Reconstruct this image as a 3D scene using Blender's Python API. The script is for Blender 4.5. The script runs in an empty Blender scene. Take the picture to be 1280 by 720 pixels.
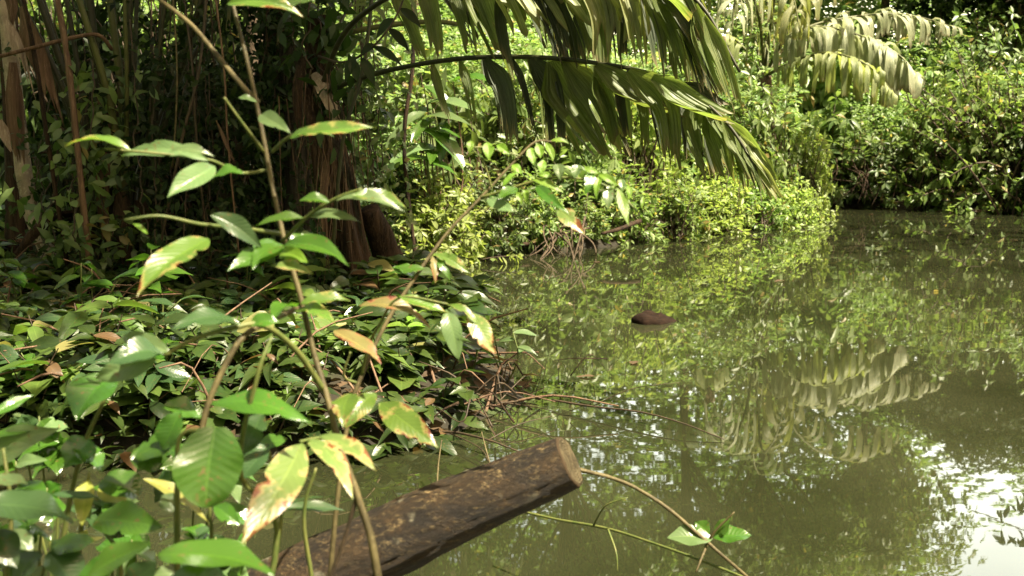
import bpy, math, random
import numpy as np
from mathutils import Vector, Matrix

# ------------------------------------------------------------------ camera, sky, sun, exposure
scene = bpy.context.scene
CAM_H = 1.30
PITCH = math.atan(180.0 / 1256.0)
FPX = 1256.0                                   # focal length in pixels of a 1280 wide frame
cam_d = bpy.data.cameras.new("camera")
cam = bpy.data.objects.new("camera", cam_d)
scene.collection.objects.link(cam)
cam.location = (0, 0, CAM_H)
cam.rotation_euler = (math.radians(90) - PITCH, 0, 0)
cam_d.sensor_width = 36
cam_d.lens = 36 * FPX / 1280
cam_d.clip_start = 0.05
cam_d.clip_end = 500
cam_d.dof.use_dof = True
cam_d.dof.focus_distance = 4.6
cam_d.dof.aperture_fstop = 5.4
scene.camera = cam

SUN = Vector((0.41, -0.31, 0.86)).normalized()  # direction towards the sun
world = bpy.data.worlds.new("World")
scene.world = world
world.use_nodes = True
wn = world.node_tree
sky = wn.nodes.new("ShaderNodeTexSky")
sky.sky_type = 'NISHITA'
sky.sun_disc = False
sky.sun_elevation = math.asin(SUN.z)
sky.sun_rotation = math.atan2(SUN.x, SUN.y)
sky.dust_density = 3.0
sky.air_density = 1.0
bg = wn.nodes["Background"]
bg.inputs[1].default_value = 0.085
veil = wn.nodes.new("ShaderNodeMix")           # thin bright cloud whitens and warms the blue of the sky
veil.data_type = 'RGBA'
veil.blend_type = 'MULTIPLY'
veil.inputs[0].default_value = 1.0
veil.inputs[7].default_value = (1.56, 1.14, .66, 1)
wn.links.new(sky.outputs[0], veil.inputs[6])
tcw = wn.nodes.new("ShaderNodeTexCoord")
sep = wn.nodes.new("ShaderNodeVectorMath")         # direction of an added bright quarter of sky, mirrored in the water
sep.operation = 'DOT_PRODUCT'
wn.links.new(tcw.outputs["Generated"], sep.inputs[0])
sep.inputs[1].default_value = Vector((.42, .84, .34)).normalized()
low = wn.nodes.new("ShaderNodeMapRange")           # brightens the sky there to whiten its reflection, dims the rest
for k_, v_ in ((1, .84), (2, .97), (3, .72), (4, 5.0)):
    low.inputs[k_].default_value = v_
wn.links.new(sep.outputs["Value"], low.inputs[0])
cl = wn.nodes.new("ShaderNodeTexNoise")
cl.inputs["Scale"].default_value = 3.0
cl.inputs["Detail"].default_value = 4.0
wn.links.new(tcw.outputs["Generated"], cl.inputs["Vector"])
var = wn.nodes.new("ShaderNodeMapRange")
for k_, v_ in ((1, .35), (2, .65), (3, .75), (4, 1.25)):
    var.inputs[k_].default_value = v_
wn.links.new(cl.outputs[0], var.inputs[0])
mul = wn.nodes.new("ShaderNodeMath")
mul.operation = 'MULTIPLY'
wn.links.new(low.outputs[0], mul.inputs[0])
wn.links.new(var.outputs[0], mul.inputs[1])
scl = wn.nodes.new("ShaderNodeVectorMath")
scl.operation = 'SCALE'
wn.links.new(veil.outputs[2], scl.inputs[0])
wn.links.new(mul.outputs[0], scl.inputs[3])
wn.links.new(scl.outputs[0], bg.inputs[0])

sl = bpy.data.lights.new("sun", 'SUN')
sl.energy = 5.0
sl.angle = math.radians(0.6)
sl.color = (1.0, 0.90, 0.68)
so = bpy.data.objects.new("sun", sl)
scene.collection.objects.link(so)
so.location = (5, 2, 20)
so.rotation_euler = SUN.to_track_quat('Z', 'Y').to_euler()

scene.view_settings.view_transform = 'Standard'
scene.view_settings.look = 'None'
scene.view_settings.exposure = 2.15
scene.view_settings.gamma = 1.0
scene.view_settings.use_curve_mapping = False
cy = scene.cycles
cy.use_denoising = True
try:
    cy.denoiser = 'OPENIMAGEDENOISE'
    cy.denoising_input_passes = 'RGB_ALBEDO_NORMAL'
except Exception:
    pass
cy.max_bounces = 8
cy.diffuse_bounces = 4
cy.glossy_bounces = 3
cy.transmission_bounces = 6
cy.caustics_reflective = False
cy.caustics_refractive = False
cy.sample_clamp_indirect = 6.0
cy.use_adaptive_sampling = True
cy.adaptive_threshold = 0.015

# ------------------------------------------------------------------ helpers
CP, SP = math.cos(PITCH), math.sin(PITCH)


def ray(px, py):
    a, b = (px - 640) / FPX, (py - 360) / FPX
    return Vector((a, CP - b * SP, -SP - b * CP))


def P(px, py, Y):
    """world point at depth Y along the photograph's ray (px, py of a 1280x720 frame)"""
    d = ray(px, py)
    t = Y / d.y
    return Vector((d.x * t, Y, CAM_H + d.z * t))


def G(px, py, z=0.0):
    d = ray(px, py)
    t = (z - CAM_H) / d.z
    return Vector((d.x * t, d.y * t, z))


def norm(a):
    a = np.asarray(a, float)
    return a / np.maximum(np.linalg.norm(a, axis=-1, keepdims=True), 1e-9)


def hash3(i, j, k, s):
    n = (i * 374761393 + j * 668265263 + k * 2147483647 + s * 1274126177) & 0xFFFFFFFF
    n = ((n ^ (n >> 13)) * 1274126177) & 0xFFFFFFFF
    return ((n ^ (n >> 16)) & 0xFFFF) / 65535.0


def vnoise(p, s=0):
    p = np.asarray(p, float)
    i = np.floor(p).astype(np.int64)
    f = p - i
    f = f * f * (3 - 2 * f)
    out = 0
    for a in (0, 1):
        for b in (0, 1):
            for c in (0, 1):
                w = (f[..., 0] if a else 1 - f[..., 0]) * (f[..., 1] if b else 1 - f[..., 1]) * (f[..., 2] if c else 1 - f[..., 2])
                out = out + w * hash3(i[..., 0] + a, i[..., 1] + b, i[..., 2] + c, s)
    return out * 2 - 1


class MB:
    """collects pieces of one mesh"""
    def __init__(s):
        s.v, s.uv, s.f, s.n, s.mi, s.cur = [], [], [], 0, [], 0

    def add(s, v, faces, uv=None):
        v = np.asarray(v, float).reshape(-1, 3)
        s.v.append(v)
        s.uv.append(np.zeros((len(v), 2)) if uv is None else np.asarray(uv, float))
        for f in faces:
            f = np.asarray(f, np.int64)
            if f.ndim == 1:
                f = f[None]
            s.f.append(f + s.n)
            s.mi.append(np.full(len(f), s.cur))
        s.n += len(v)

    def leaves(s, tmpl, pos, d, n, L, W):
        """many leaves at once: template x along the blade, y across, z along the normal"""
        tv, tf, tuv = tmpl
        pos, d, n = np.asarray(pos, float), norm(d), np.asarray(n, float)
        w = norm(np.cross(n, d))
        n = np.cross(d, w)
        L = np.broadcast_to(np.asarray(L, float), (len(pos),))[:, None, None]
        W = np.broadcast_to(np.asarray(W, float), (len(pos),))[:, None, None]
        V = pos[:, None] + L * tv[None, :, 0:1] * d[:, None] + W * tv[None, :, 1:2] * w[:, None] + L * tv[None, :, 2:3] * n[:, None]
        K, m = len(pos), len(tv)
        s.v.append(V.reshape(-1, 3))
        s.uv.append(np.tile(tuv, (K, 1)))
        off = (np.arange(K) * m)[:, None, None] + s.n
        for f in tf:
            s.f.append((f[None] + off).reshape(-1, f.shape[1]))
            s.mi.append(np.full(len(f) * K, s.cur))
        s.n += K * m

    def tube(s, pts, rad, sides=8, cap=True, rough=0.0, seed=0, squash=1.0):
        pts = np.asarray(pts, float)
        m = len(pts)
        rad = np.broadcast_to(np.asarray(rad, float), (m,))
        t = norm(np.gradient(pts, axis=0))
        ref = np.array([0, 0, 1.0]) if abs(t[0][2]) < .9 else np.array([1.0, 0, 0])
        a = norm(np.cross(t[0], ref))
        A = []
        for i in range(m):
            a = norm(a - t[i] * np.dot(a, t[i]))
            A.append(a)
        A = np.array(A)
        B = np.cross(t, A)
        ang = np.linspace(0, 2 * np.pi, sides, endpoint=False)
        ring = np.cos(ang)[None, :, None] * A[:, None] + np.sin(ang)[None, :, None] * B[:, None] * squash
        R = rad[:, None] * np.ones((1, sides))
        if rough:
            q = pts[:, None] + ring * rad[:, None, None]
            R = R * (1 + rough * vnoise(q / max(rad.max(), 1e-4) * 1.3, seed))
        V = pts[:, None] + ring * R[..., None]
        ln = np.concatenate([[0], np.cumsum(np.linalg.norm(np.diff(pts, axis=0), axis=1))])
        uv = np.stack([np.repeat(ln, sides), np.tile(ang / (2 * np.pi), m)], 1)
        i = np.arange(m - 1)[:, None] * sides
        j = np.arange(sides)[None]
        k = (j + 1) % sides
        q = np.stack([i + j, i + k, i + sides + k, i + sides + j], -1).reshape(-1, 4)
        fs = [q]
        if cap:
            fs += [np.arange(sides)[::-1], (m - 1) * sides + np.arange(sides)]
        s.add(V.reshape(-1, 3), fs, uv)

    def mesh(s, name, mat, off=(0, 0, 0), smooth=True):
        me = bpy.data.meshes.new(name)
        v = np.concatenate(s.v) - np.asarray(off, float)
        uv = np.concatenate(s.uv)
        loops = np.concatenate([f.reshape(-1) for f in s.f])
        sizes = np.concatenate([np.full(len(f), f.shape[1]) for f in s.f])
        me.vertices.add(len(v))
        me.vertices.foreach_set("co", v.astype(np.float32).ravel())
        me.loops.add(len(loops))
        me.loops.foreach_set("vertex_index", loops.astype(np.int32))
        me.polygons.add(len(sizes))
        me.polygons.foreach_set("loop_start", np.concatenate([[0], np.cumsum(sizes)[:-1]]).astype(np.int32))
        me.polygons.foreach_set("use_smooth", np.full(len(sizes), smooth))
        l = me.uv_layers.new(name="UVMap")
        l.data.foreach_set("uv", uv[loops].astype(np.float32).ravel())
        for q in mat if isinstance(mat, (list, tuple)) else [mat]:
            me.materials.append(q)
        me.polygons.foreach_set("material_index", np.concatenate(s.mi).astype(np.int32))
        me.update(calc_edges=True)
        me.validate()
        return me


ORIGIN = {}


def thing(name, label, cat, loc=(0, 0, 0), group=None):
    o = bpy.data.objects.new(name, None)
    o.empty_display_size = 0.1
    scene.collection.objects.link(o)
    o.location = loc
    o['label'] = label
    o['category'] = cat
    if group:
        o['group'] = group
    ORIGIN[o.name] = Vector(loc)
    return o


def part(name, mb, mat, parent, label=None, smooth=True):
    off = ORIGIN[parent.name]
    o = bpy.data.objects.new(name, mb.mesh(name, mat, off, smooth))
    scene.collection.objects.link(o)
    o.parent = parent
    ORIGIN[o.name] = off
    if label:
        o['label'] = label
    return o


def single(name, mb, mat, label, cat, loc=(0, 0, 0), group=None, smooth=True):
    o = bpy.data.objects.new(name, mb.mesh(name, mat, loc, smooth))
    scene.collection.objects.link(o)
    o.location = loc
    o['label'] = label
    o['category'] = cat
    if group:
        o['group'] = group
    ORIGIN[o.name] = Vector(loc)
    return o


def setting(name, mb, mat, kind='structure', smooth=True):
    o = bpy.data.objects.new(name, mb.mesh(name, mat, (0, 0, 0), smooth))
    scene.collection.objects.link(o)
    o['kind'] = kind
    return o


def copy_thing(src, label, cat, loc, rotz, scl, group=None, foliage=None):
    r = src.copy()
    scene.collection.objects.link(r)
    r.location, r.rotation_euler, r.scale = loc, (0, 0, rotz), scl
    r['label'], r['category'] = label, cat
    if group:
        r['group'] = group
    for ch in src.children:
        c = ch.copy()
        scene.collection.objects.link(c)
        c.parent = r
        if foliage is not None and c.name.split('.')[0] in ('foliage', 'crown'):
            c.material_slots[0].link = 'OBJECT'
            c.material_slots[0].material = foliage
    return r


def spline(pts, n=24):
    """smooth curve through points (Catmull-Rom)"""
    p = np.array([list(q) for q in pts], float)
    p = np.vstack([2 * p[0] - p[1], p, 2 * p[-1] - p[-2]])
    out = []
    m = len(p) - 3
    for t in np.linspace(0, m, n):
        i = min(int(t), m - 1)
        u = t - i
        a, b, c, d = p[i:i + 4]
        out.append(.5 * (2 * b + (c - a) * u + (2 * a - 5 * b + 4 * c - d) * u * u + (3 * b - a - 3 * c + d) * u ** 3))
    return np.array(out)


# ------------------------------------------------------------------ materials
def mat_new(name):
    m = bpy.data.materials.new(name)
    m.use_nodes = True
    nt = m.node_tree
    for n in list(nt.nodes):
        nt.nodes.remove(n)
    out = nt.nodes.new("ShaderNodeOutputMaterial")
    return m, nt, out


def node(nt, t, ins=None, **props):
    n = nt.nodes.new(t)
    for k, v in props.items():
        setattr(n, k, v)
    for k, v in (ins or {}).items():
        sock = n.inputs[k]
        if isinstance(v, bpy.types.NodeSocket):
            nt.links.new(v, sock)
        else:
            sock.default_value = v
    return n


def c4(c):
    return (c[0], c[1], c[2], 1)


def math_(nt, op, a, b=0.0, c=0.0, clamp=False):
    n = node(nt, "ShaderNodeMath", {0: a, 1: b, 2: c}, operation=op)
    n.use_clamp = clamp
    return n.outputs[0]


def mixc(nt, fac, a, b, blend='MIX'):
    n = nt.nodes.new("ShaderNodeMix")
    n.data_type = 'RGBA'
    n.blend_type = blend
    for sock, v in ((n.inputs[0], fac), (n.inputs[6], a), (n.inputs[7], b)):
        if isinstance(v, bpy.types.NodeSocket):
            nt.links.new(v, sock)
        else:
            sock.default_value = v if not isinstance(v, tuple) or len(v) == 4 else c4(v)
    return n.outputs[2]


def maprange(nt, v, a, b, c=0.0, d=1.0):
    n = node(nt, "ShaderNodeMapRange", {0: v, 1: a, 2: b, 3: c, 4: d}, interpolation_type='SMOOTHSTEP')
    return n.outputs[0]


def leaf_mat(name, c1, c2, trans=1.6, tmix=.38, rough=.42, spec=.5, veins=0, decay=None, pleat=0, third=None, tint=(1.15, 1.2, .62)):
    m, nt, out = mat_new(name)
    geo = node(nt, "ShaderNodeNewGeometry")
    inf = node(nt, "ShaderNodeObjectInfo")
    rnd = geo.outputs["Random Per Island"]
    tc = node(nt, "ShaderNodeTexCoord")
    noise = node(nt, "ShaderNodeTexNoise", {"Vector": tc.outputs["Object"], "Scale": 14.0, "Detail": 3.0})
    f = math_(nt, 'ADD', rnd, math_(nt, 'MULTIPLY', math_(nt, 'SUBTRACT', noise.outputs[0], .5), .7), clamp=True)
    col = mixc(nt, f, c1, c2)
    if third:                                    # a few yellowing or browning leaves
        col = mixc(nt, math_(nt, 'GREATER_THAN', math_(nt, 'FRACT', math_(nt, 'MULTIPLY', rnd, 37.7)), 1 - third[1]), col, third[0])
    bump_h = None
    if veins:
        uv = node(nt, "ShaderNodeSeparateXYZ", {0: tc.outputs["UV"]})
        u, v = uv.outputs[0], uv.outputs[1]
        av = math_(nt, 'MULTIPLY', math_(nt, 'ABSOLUTE', math_(nt, 'SUBTRACT', v, .5)), 2.0)
        wob = math_(nt, 'MULTIPLY', math_(nt, 'SUBTRACT', noise.outputs[0], .5), .10)
        t = math_(nt, 'MULTIPLY', math_(nt, 'ADD', wob, math_(nt, 'SUBTRACT', u, math_(nt, 'MULTIPLY', av, .20))), float(veins))
        tri = math_(nt, 'MULTIPLY', math_(nt, 'ABSOLUTE', math_(nt, 'SUBTRACT', math_(nt, 'FRACT', t), .5)), 2.0)
        side = maprange(nt, tri, 0.0, .30, 1.0, 0.0)
        mid = maprange(nt, av, .015, .075, 1.0, 0.0)
        vein = math_(nt, 'MAXIMUM', math_(nt, 'MULTIPLY', side, .28), mid)
        lighter = mixc(nt, 1.0, col, (1.7, 1.6, 1.5), 'MULTIPLY')
        col = mixc(nt, math_(nt, 'MULTIPLY', vein, .55), col, lighter)
        sp_ = node(nt, "ShaderNodeTexNoise", {"Vector": tc.outputs["Object"], "Scale": 130.0, "Detail": 1.0})
        sp2 = node(nt, "ShaderNodeTexNoise", {"Vector": tc.outputs["Object"], "Scale": 17.0, "Detail": 2.0})
        speck = math_(nt, 'MULTIPLY', maprange(nt, sp_.outputs[0], .64, .70), maprange(nt, sp2.outputs[0], .5, .6))
        col = mixc(nt, math_(nt, 'MULTIPLY', speck, .8), col, (.12, .075, .03))
        fine = node(nt, "ShaderNodeTexNoise", {"Vector": tc.outputs["Object"], "Scale": 90.0, "Detail": 2.0})
        bump_h = math_(nt, 'ADD', math_(nt, 'MULTIPLY', math_(nt, 'POWER', tri, .6), .8), math_(nt, 'MULTIPLY', fine.outputs[0], 1.0))
        bump_h = math_(nt, 'SUBTRACT', bump_h, mid)
        if decay:
            amount, yel, brn = decay
            big = node(nt, "ShaderNodeTexNoise", {"Vector": tc.outputs["Object"], "Scale": 34.0, "Detail": 5.0, "Roughness": .65})
            e = math_(nt, 'ADD', math_(nt, 'MULTIPLY', math_(nt, 'POWER', av, 1.6), .40), math_(nt, 'MULTIPLY', u, .34))
            e = math_(nt, 'ADD', e, math_(nt, 'MULTIPLY', math_(nt, 'SUBTRACT', big.outputs[0], .5), 2.1))
            col = mixc(nt, maprange(nt, e, .75 - amount, 1.0 - amount), col, yel)
            col = mixc(nt, maprange(nt, e, 1.0 - amount, 1.12 - amount), col, brn)
    if pleat:
        uv = node(nt, "ShaderNodeSeparateXYZ", {0: tc.outputs["UV"]})
        s = math_(nt, 'SINE', math_(nt, 'MULTIPLY', uv.outputs[1], float(pleat)))
        st = node(nt, "ShaderNodeTexNoise", {"Vector": node(nt, "ShaderNodeMapping", {"Vector": tc.outputs["UV"], "Scale": (2.5, 30, 1)}).outputs[0], "Scale": 1.0, "Detail": 4.0})
        bump_h = math_(nt, 'ADD', math_(nt, 'MULTIPLY', s, .5), st.outputs[0])
        col = mixc(nt, maprange(nt, st.outputs[0], .35, .75), mixc(nt, 1.0, col, (.62, .66, .6), 'MULTIPLY'), mixc(nt, 1.0, col, (1.35, 1.3, 1.25), 'MULTIPLY'))
        tip = math_(nt, 'ADD', uv.outputs[0], math_(nt, 'MULTIPLY', math_(nt, 'SUBTRACT', st.outputs[0], .5), .5))
        col = mixc(nt, maprange(nt, tip, .86, 1.05), col, (.16, .13, .06))
    hsv = node(nt, "ShaderNodeHueSaturation", {"Color": col, "Hue": math_(nt, 'ADD', .49, math_(nt, 'MULTIPLY', inf.outputs["Random"], .02)),
                                               "Value": math_(nt, 'ADD', .8, math_(nt, 'MULTIPLY', inf.outputs["Random"], .4))})
    col = hsv.outputs[0]
    b = node(nt, "ShaderNodeBsdfPrincipled", {"Base Color": col, "Roughness": rough, "Specular IOR Level": spec})
    tr = node(nt, "ShaderNodeBsdfTranslucent", {"Color": mixc(nt, 1.0, col, (trans * tint[0], trans * tint[1], trans * tint[2]), 'MULTIPLY')})
    if bump_h is not None:
        bp = node(nt, "ShaderNodeBump", {"Height": bump_h, "Strength": .16 if veins else .5, "Distance": .003 if veins else .006})
        nt.links.new(bp.outputs[0], b.inputs["Normal"])
    mx = node(nt, "ShaderNodeMixShader", {0: tmix, 1: b.outputs[0], 2: tr.outputs[0]})
    nt.links.new(mx.outputs[0], out.inputs[0])
    return m


def bark_mat(name, c1, c2, c3, scale=(1, 1, 1), rough=.85, bump=.6, dist=.01, spots=None, freq=6.0, spec=.3, cracks=None, rings=False):
    m, nt, out = mat_new(name)
    tc = node(nt, "ShaderNodeTexCoord")
    mp = node(nt, "ShaderNodeMapping", {"Vector": tc.outputs["Object"], "Scale": scale})
    n1 = node(nt, "ShaderNodeTexNoise", {"Vector": mp.outputs[0], "Scale": freq, "Detail": 8.0, "Roughness": .65})
    n2 = node(nt, "ShaderNodeTexNoise", {"Vector": mp.outputs[0], "Scale": freq * 5, "Detail": 6.0, "Roughness": .7})
    col = mixc(nt, maprange(nt, n1.outputs[0], .35, .65), c1, c2)
    col = mixc(nt, maprange(nt, n2.outputs[0], .5, .75), col, c3)
    if spots:
        n3 = node(nt, "ShaderNodeTexNoise", {"Vector": tc.outputs["Object"], "Scale": spots[1], "Detail": 3.0})
        col = mixc(nt, maprange(nt, n3.outputs[0], spots[2], spots[2] + .06), col, spots[0])
    h = math_(nt, 'ADD', n1.outputs[0], math_(nt, 'MULTIPLY', n2.outputs[0], .6))
    if cracks:                                    # bark split into long plates
        warp = node(nt, "ShaderNodeVectorMath", {0: tc.outputs["Object"], 1: node(nt, "ShaderNodeVectorMath", {0: n2.outputs[1], 1: (.14, .14, .14)}, operation='MULTIPLY').outputs[0]}, operation='ADD')
        vo = node(nt, "ShaderNodeTexVoronoi", {"Vector": node(nt, "ShaderNodeMapping", {"Vector": warp.outputs[0], "Scale": cracks}).outputs[0], "Scale": 1.0}, feature='DISTANCE_TO_EDGE')
        pl = maprange(nt, vo.outputs[0], .0, .22)
        col = mixc(nt, math_(nt, 'ADD', .45, math_(nt, 'MULTIPLY', pl, .55)), (.010, .007, .005), col)
        h = math_(nt, 'ADD', h, math_(nt, 'MULTIPLY', pl, .45))
    if rings:                                     # growth rings and checks of a sawn end
        uv = node(nt, "ShaderNodeSeparateXYZ", {0: tc.outputs["UV"]})
        rg = math_(nt, 'SINE', math_(nt, 'ADD', math_(nt, 'MULTIPLY', uv.outputs[0], 52.0), math_(nt, 'MULTIPLY', n1.outputs[0], 6.0)))
        col = mixc(nt, maprange(nt, rg, .2, .9), col, mixc(nt, 1.0, col, (.6, .55, .5), 'MULTIPLY'))
        ck = math_(nt, 'ABSOLUTE', math_(nt, 'SINE', math_(nt, 'ADD', math_(nt, 'MULTIPLY', uv.outputs[1], 15.7), math_(nt, 'MULTIPLY', n2.outputs[0], 1.2))))
        col = mixc(nt, maprange(nt, ck, .0, .12), (.02, .014, .009), col)
        col = mixc(nt, maprange(nt, uv.outputs[0], .86, .98), col, (.035, .024, .014))
        h = math_(nt, 'ADD', h, math_(nt, 'MULTIPLY', rg, .2))
    bp = node(nt, "ShaderNodeBump", {"Height": h, "Strength": bump, "Distance": dist})
    b = node(nt, "ShaderNodeBsdfPrincipled", {"Base Color": col, "Roughness": rough, "Specular IOR Level": spec, "Normal": bp.outputs[0]})
    nt.links.new(b.outputs[0], out.inputs[0])
    return m


M = {}
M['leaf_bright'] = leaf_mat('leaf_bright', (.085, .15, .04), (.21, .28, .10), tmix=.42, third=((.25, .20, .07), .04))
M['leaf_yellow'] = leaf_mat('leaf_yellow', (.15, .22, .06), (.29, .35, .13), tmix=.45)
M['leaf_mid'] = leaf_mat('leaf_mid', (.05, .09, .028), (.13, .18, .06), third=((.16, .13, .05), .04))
M['leaf_dark'] = leaf_mat('leaf_dark', (.012, .029, .007), (.034, .060, .014), tmix=.3, rough=.45, spec=.2)  # albedo lowered to deepen the shade of the thicket
M['leaf_deep'] = leaf_mat('leaf_deep', (.007, .015, .005), (.018, .032, .009), tmix=.25, rough=.5, spec=.15)  # near-black green: deep shade put into the colour
M['leaf_ground'] = leaf_mat('leaf_ground', (.018, .042, .009), (.062, .10, .020), tmix=.3, rough=.36, spec=.5, veins=9, third=((.15, .15, .05), .02))
M['leaf_ground_dark'] = leaf_mat('leaf_ground_dark', (.013, .027, .006), (.042, .068, .014), tmix=.3, rough=.38, spec=.45, veins=9, third=((.09, .055, .025), .06))
M['leaf_ground_light'] = leaf_mat('leaf_ground_light', (.05, .10, .018), (.11, .17, .035), tmix=.35, rough=.4, spec=.4, veins=9, third=((.2, .19, .07), .04))
M['leaf_fresh'] = leaf_mat('leaf_fresh', (.032, .088, .009), (.062, .13, .017), tmix=.38, rough=.26, spec=.7, veins=13)
M['leaf_gloss'] = leaf_mat('leaf_gloss', (.026, .078, .008), (.048, .112, .014), tmix=.28, rough=.2, spec=.9, veins=10)
M['leaf_pale'] = leaf_mat('leaf_pale', (.075, .13, .045), (.115, .17, .07), tmix=.33, rough=.3, spec=.65, veins=12)  # paler green: sheen of the sky put into the leaf colour
M['leaf_blue'] = leaf_mat('leaf_blue', (.026, .058, .020), (.042, .08, .028), tmix=.28, rough=.27, spec=.7, veins=12)
M['leaf_young'] = leaf_mat('leaf_young', (.12, .24, .025), (.18, .30, .04), tmix=.5, veins=10)
M['leaf_lemon'] = leaf_mat('leaf_lemon', (.19, .21, .04), (.26, .27, .06), tmix=.38, veins=11)
M['leaf_decay'] = leaf_mat('leaf_decay', (.055, .115, .016), (.09, .15, .025), tmix=.35, rough=.32, spec=.6, veins=12, decay=(.36, (.24, .22, .07), (.13, .042, .014)))
M['leaf_worn'] = leaf_mat('leaf_worn', (.09, .145, .035), (.14, .19, .055), tmix=.34, rough=.32, spec=.6, veins=12, decay=(.46, (.30, .26, .11), (.15, .05, .016)))
M['leaf_red'] = leaf_mat('leaf_red', (.14, .15, .045), (.18, .14, .05), tmix=.33, veins=12, decay=(.46, (.24, .12, .055), (.11, .03, .013)))
M['leaf_brown'] = leaf_mat('leaf_brown', (.035, .023, .013), (.09, .06, .033), tmix=.15, rough=.7, spec=.2)
M['palm_leaf'] = leaf_mat('palm_leaf', (.075, .115, .03), (.16, .195, .065), tmix=.46, rough=.45, spec=.45, pleat=62)
M['palm_dark'] = leaf_mat('palm_dark', (.024, .038, .02), (.05, .062, .032), tmix=.2, rough=.5, spec=.35, pleat=50)  # dark copy of the leaflet green: shaded undersides put into the colour
M['palm_sunlit'] = leaf_mat('palm_sunlit', (.26, .30, .17), (.40, .42, .29), tmix=.33, rough=.45, pleat=40, trans=1.2, tint=(1.05, 1.1, .85))  # glare of the sun on the far fronds, put into their colour
M['palm_olive'] = leaf_mat('palm_olive', (.17, .20, .085), (.31, .33, .16), tmix=.42, rough=.45, pleat=40)
M['bark'] = bark_mat('bark', (.05, .035, .022), (.10, .07, .045), (.16, .12, .08), (1, 1, .25))
M['bark_red'] = bark_mat('bark_red', (.010, .007, .005), (.042, .026, .016), (.10, .068, .042), (6, 6, .35), freq=4, dist=.02, bump=.9, spec=.15)
M['bark_grey'] = bark_mat('bark_grey', (.014, .012, .009), (.05, .042, .033), (.15, .13, .10), (6, 6, .35), freq=4, dist=.02, bump=.9, spec=.15)
M['sheath'] = bark_mat('sheath', (.06, .033, .02), (.14, .085, .05), (.23, .15, .10), (8, 8, .5), freq=3, dist=.008, rough=.75)
M['sheath_pale'] = bark_mat('sheath_pale', (.16, .12, .085), (.30, .24, .18), (.42, .36, .28), (8, 8, .5), freq=3, dist=.008, rough=.75)
M['trunk_pale'] = bark_mat('trunk_pale', (.16, .13, .09), (.30, .25, .18), (.40, .36, .28), (1, 1, .6), freq=9, spots=((.06, .045, .03), 9.0, .58))
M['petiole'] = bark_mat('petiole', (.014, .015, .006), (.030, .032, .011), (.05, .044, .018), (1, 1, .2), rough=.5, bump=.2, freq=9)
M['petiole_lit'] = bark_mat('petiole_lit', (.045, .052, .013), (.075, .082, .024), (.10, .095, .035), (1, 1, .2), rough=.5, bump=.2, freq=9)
M['stem'] = bark_mat('stem', (.035, .027, .010), (.085, .068, .027), (.135, .112, .052), (1, 1, .5), rough=.65, bump=.5, dist=.002, freq=30)
M['stem_green'] = bark_mat('stem_green', (.06, .085, .02), (.10, .11, .03), (.15, .13, .05), (1, 1, .5), rough=.5, bump=.3, dist=.002, freq=30)
M['stem_dark'] = bark_mat('stem_dark', (.025, .018, .012), (.055, .038, .022), (.09, .06, .035), (1, 1, .5), rough=.6, bump=.4, dist=.002, freq=30)
M['root'] = bark_mat('root', (.03, .021, .013), (.075, .054, .034), (.15, .115, .075), (1, 1, 1), freq=12, dist=.004)
M['husk'] = bark_mat('husk', (.008, .005, .0035), (.018, .010, .0065), (.04, .024, .015), (1, 3, 3), freq=20, dist=.01, bump=.9, rough=.9, spec=.1)
M['log_bark'] = bark_mat('log_bark', (.013, .008, .004), (.055, .031, .010), (.22, .16, .072), (.6, 1.3, 1.3), freq=13, dist=.012, bump=1.0, rough=.64, spots=((.24, .22, .15), 9.0, .65), spec=.35, cracks=(7, 46, 46))
M['log_cut'] = bark_mat('log_cut', (.035, .028, .016), (.08, .066, .038), (.15, .13, .08), (1, 1, 1), freq=22, dist=.006, rough=.9, spec=.1, rings=True)
# ------------------------------------------------------------------ ground and water
SHORE = [(-7, 2.5), (-2, 2.0), (0, 1.75), (2, 1.8), (5, 1.4), (9, 2), (12.5, 5), (13.5, 10), (13, 16), (11.8, 18.9)]
SHORE += [tuple(G(x, y)[:2]) for x, y in ((1280, 262), (1200, 263), (1120, 262), (1062, 259), (1036, 260), (1012, 266), (1020, 273), (985, 281), (940, 286),
          (900, 290), (850, 294), (800, 302), (755, 309), (700, 313), (650, 316), (620, 321), (560, 327), (510, 332), (478, 342), (462, 362), (480, 386), (520, 400),
          (590, 411), (625, 428), (652, 455), (664, 478), (654, 500), (625, 518), (580, 535), (520, 552), (440, 563), (330, 572), (150, 572), (0, 570))]
SHORE += [(-3.6, 3.95), (-7, 3.9)]
SHORE = np.array(SHORE)


def shore_dist(x, y):
    """signed distance to the pond's edge, negative over the water"""
    p = np.stack([np.asarray(x, float), np.asarray(y, float)], -1)
    a, b = SHORE, np.roll(SHORE, -1, 0)
    best = np.full(p.shape[:-1], 1e9)
    inside = np.zeros(p.shape[:-1], bool)
    for (ax, ay), (bx, by) in zip(a, b):
        dx, dy = bx - ax, by - ay
        t = np.clip(((p[..., 0] - ax) * dx + (p[..., 1] - ay) * dy) / (dx * dx + dy * dy), 0, 1)
        best = np.minimum(best, np.hypot(p[..., 0] - ax - t * dx, p[..., 1] - ay - t * dy))
        c = ((ay > p[..., 1]) != (by > p[..., 1])) & (p[..., 0] < dx * (p[..., 1] - ay) / (dy if dy else 1e-9) + ax)
        inside ^= c
    return np.where(inside, -best, best)


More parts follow.
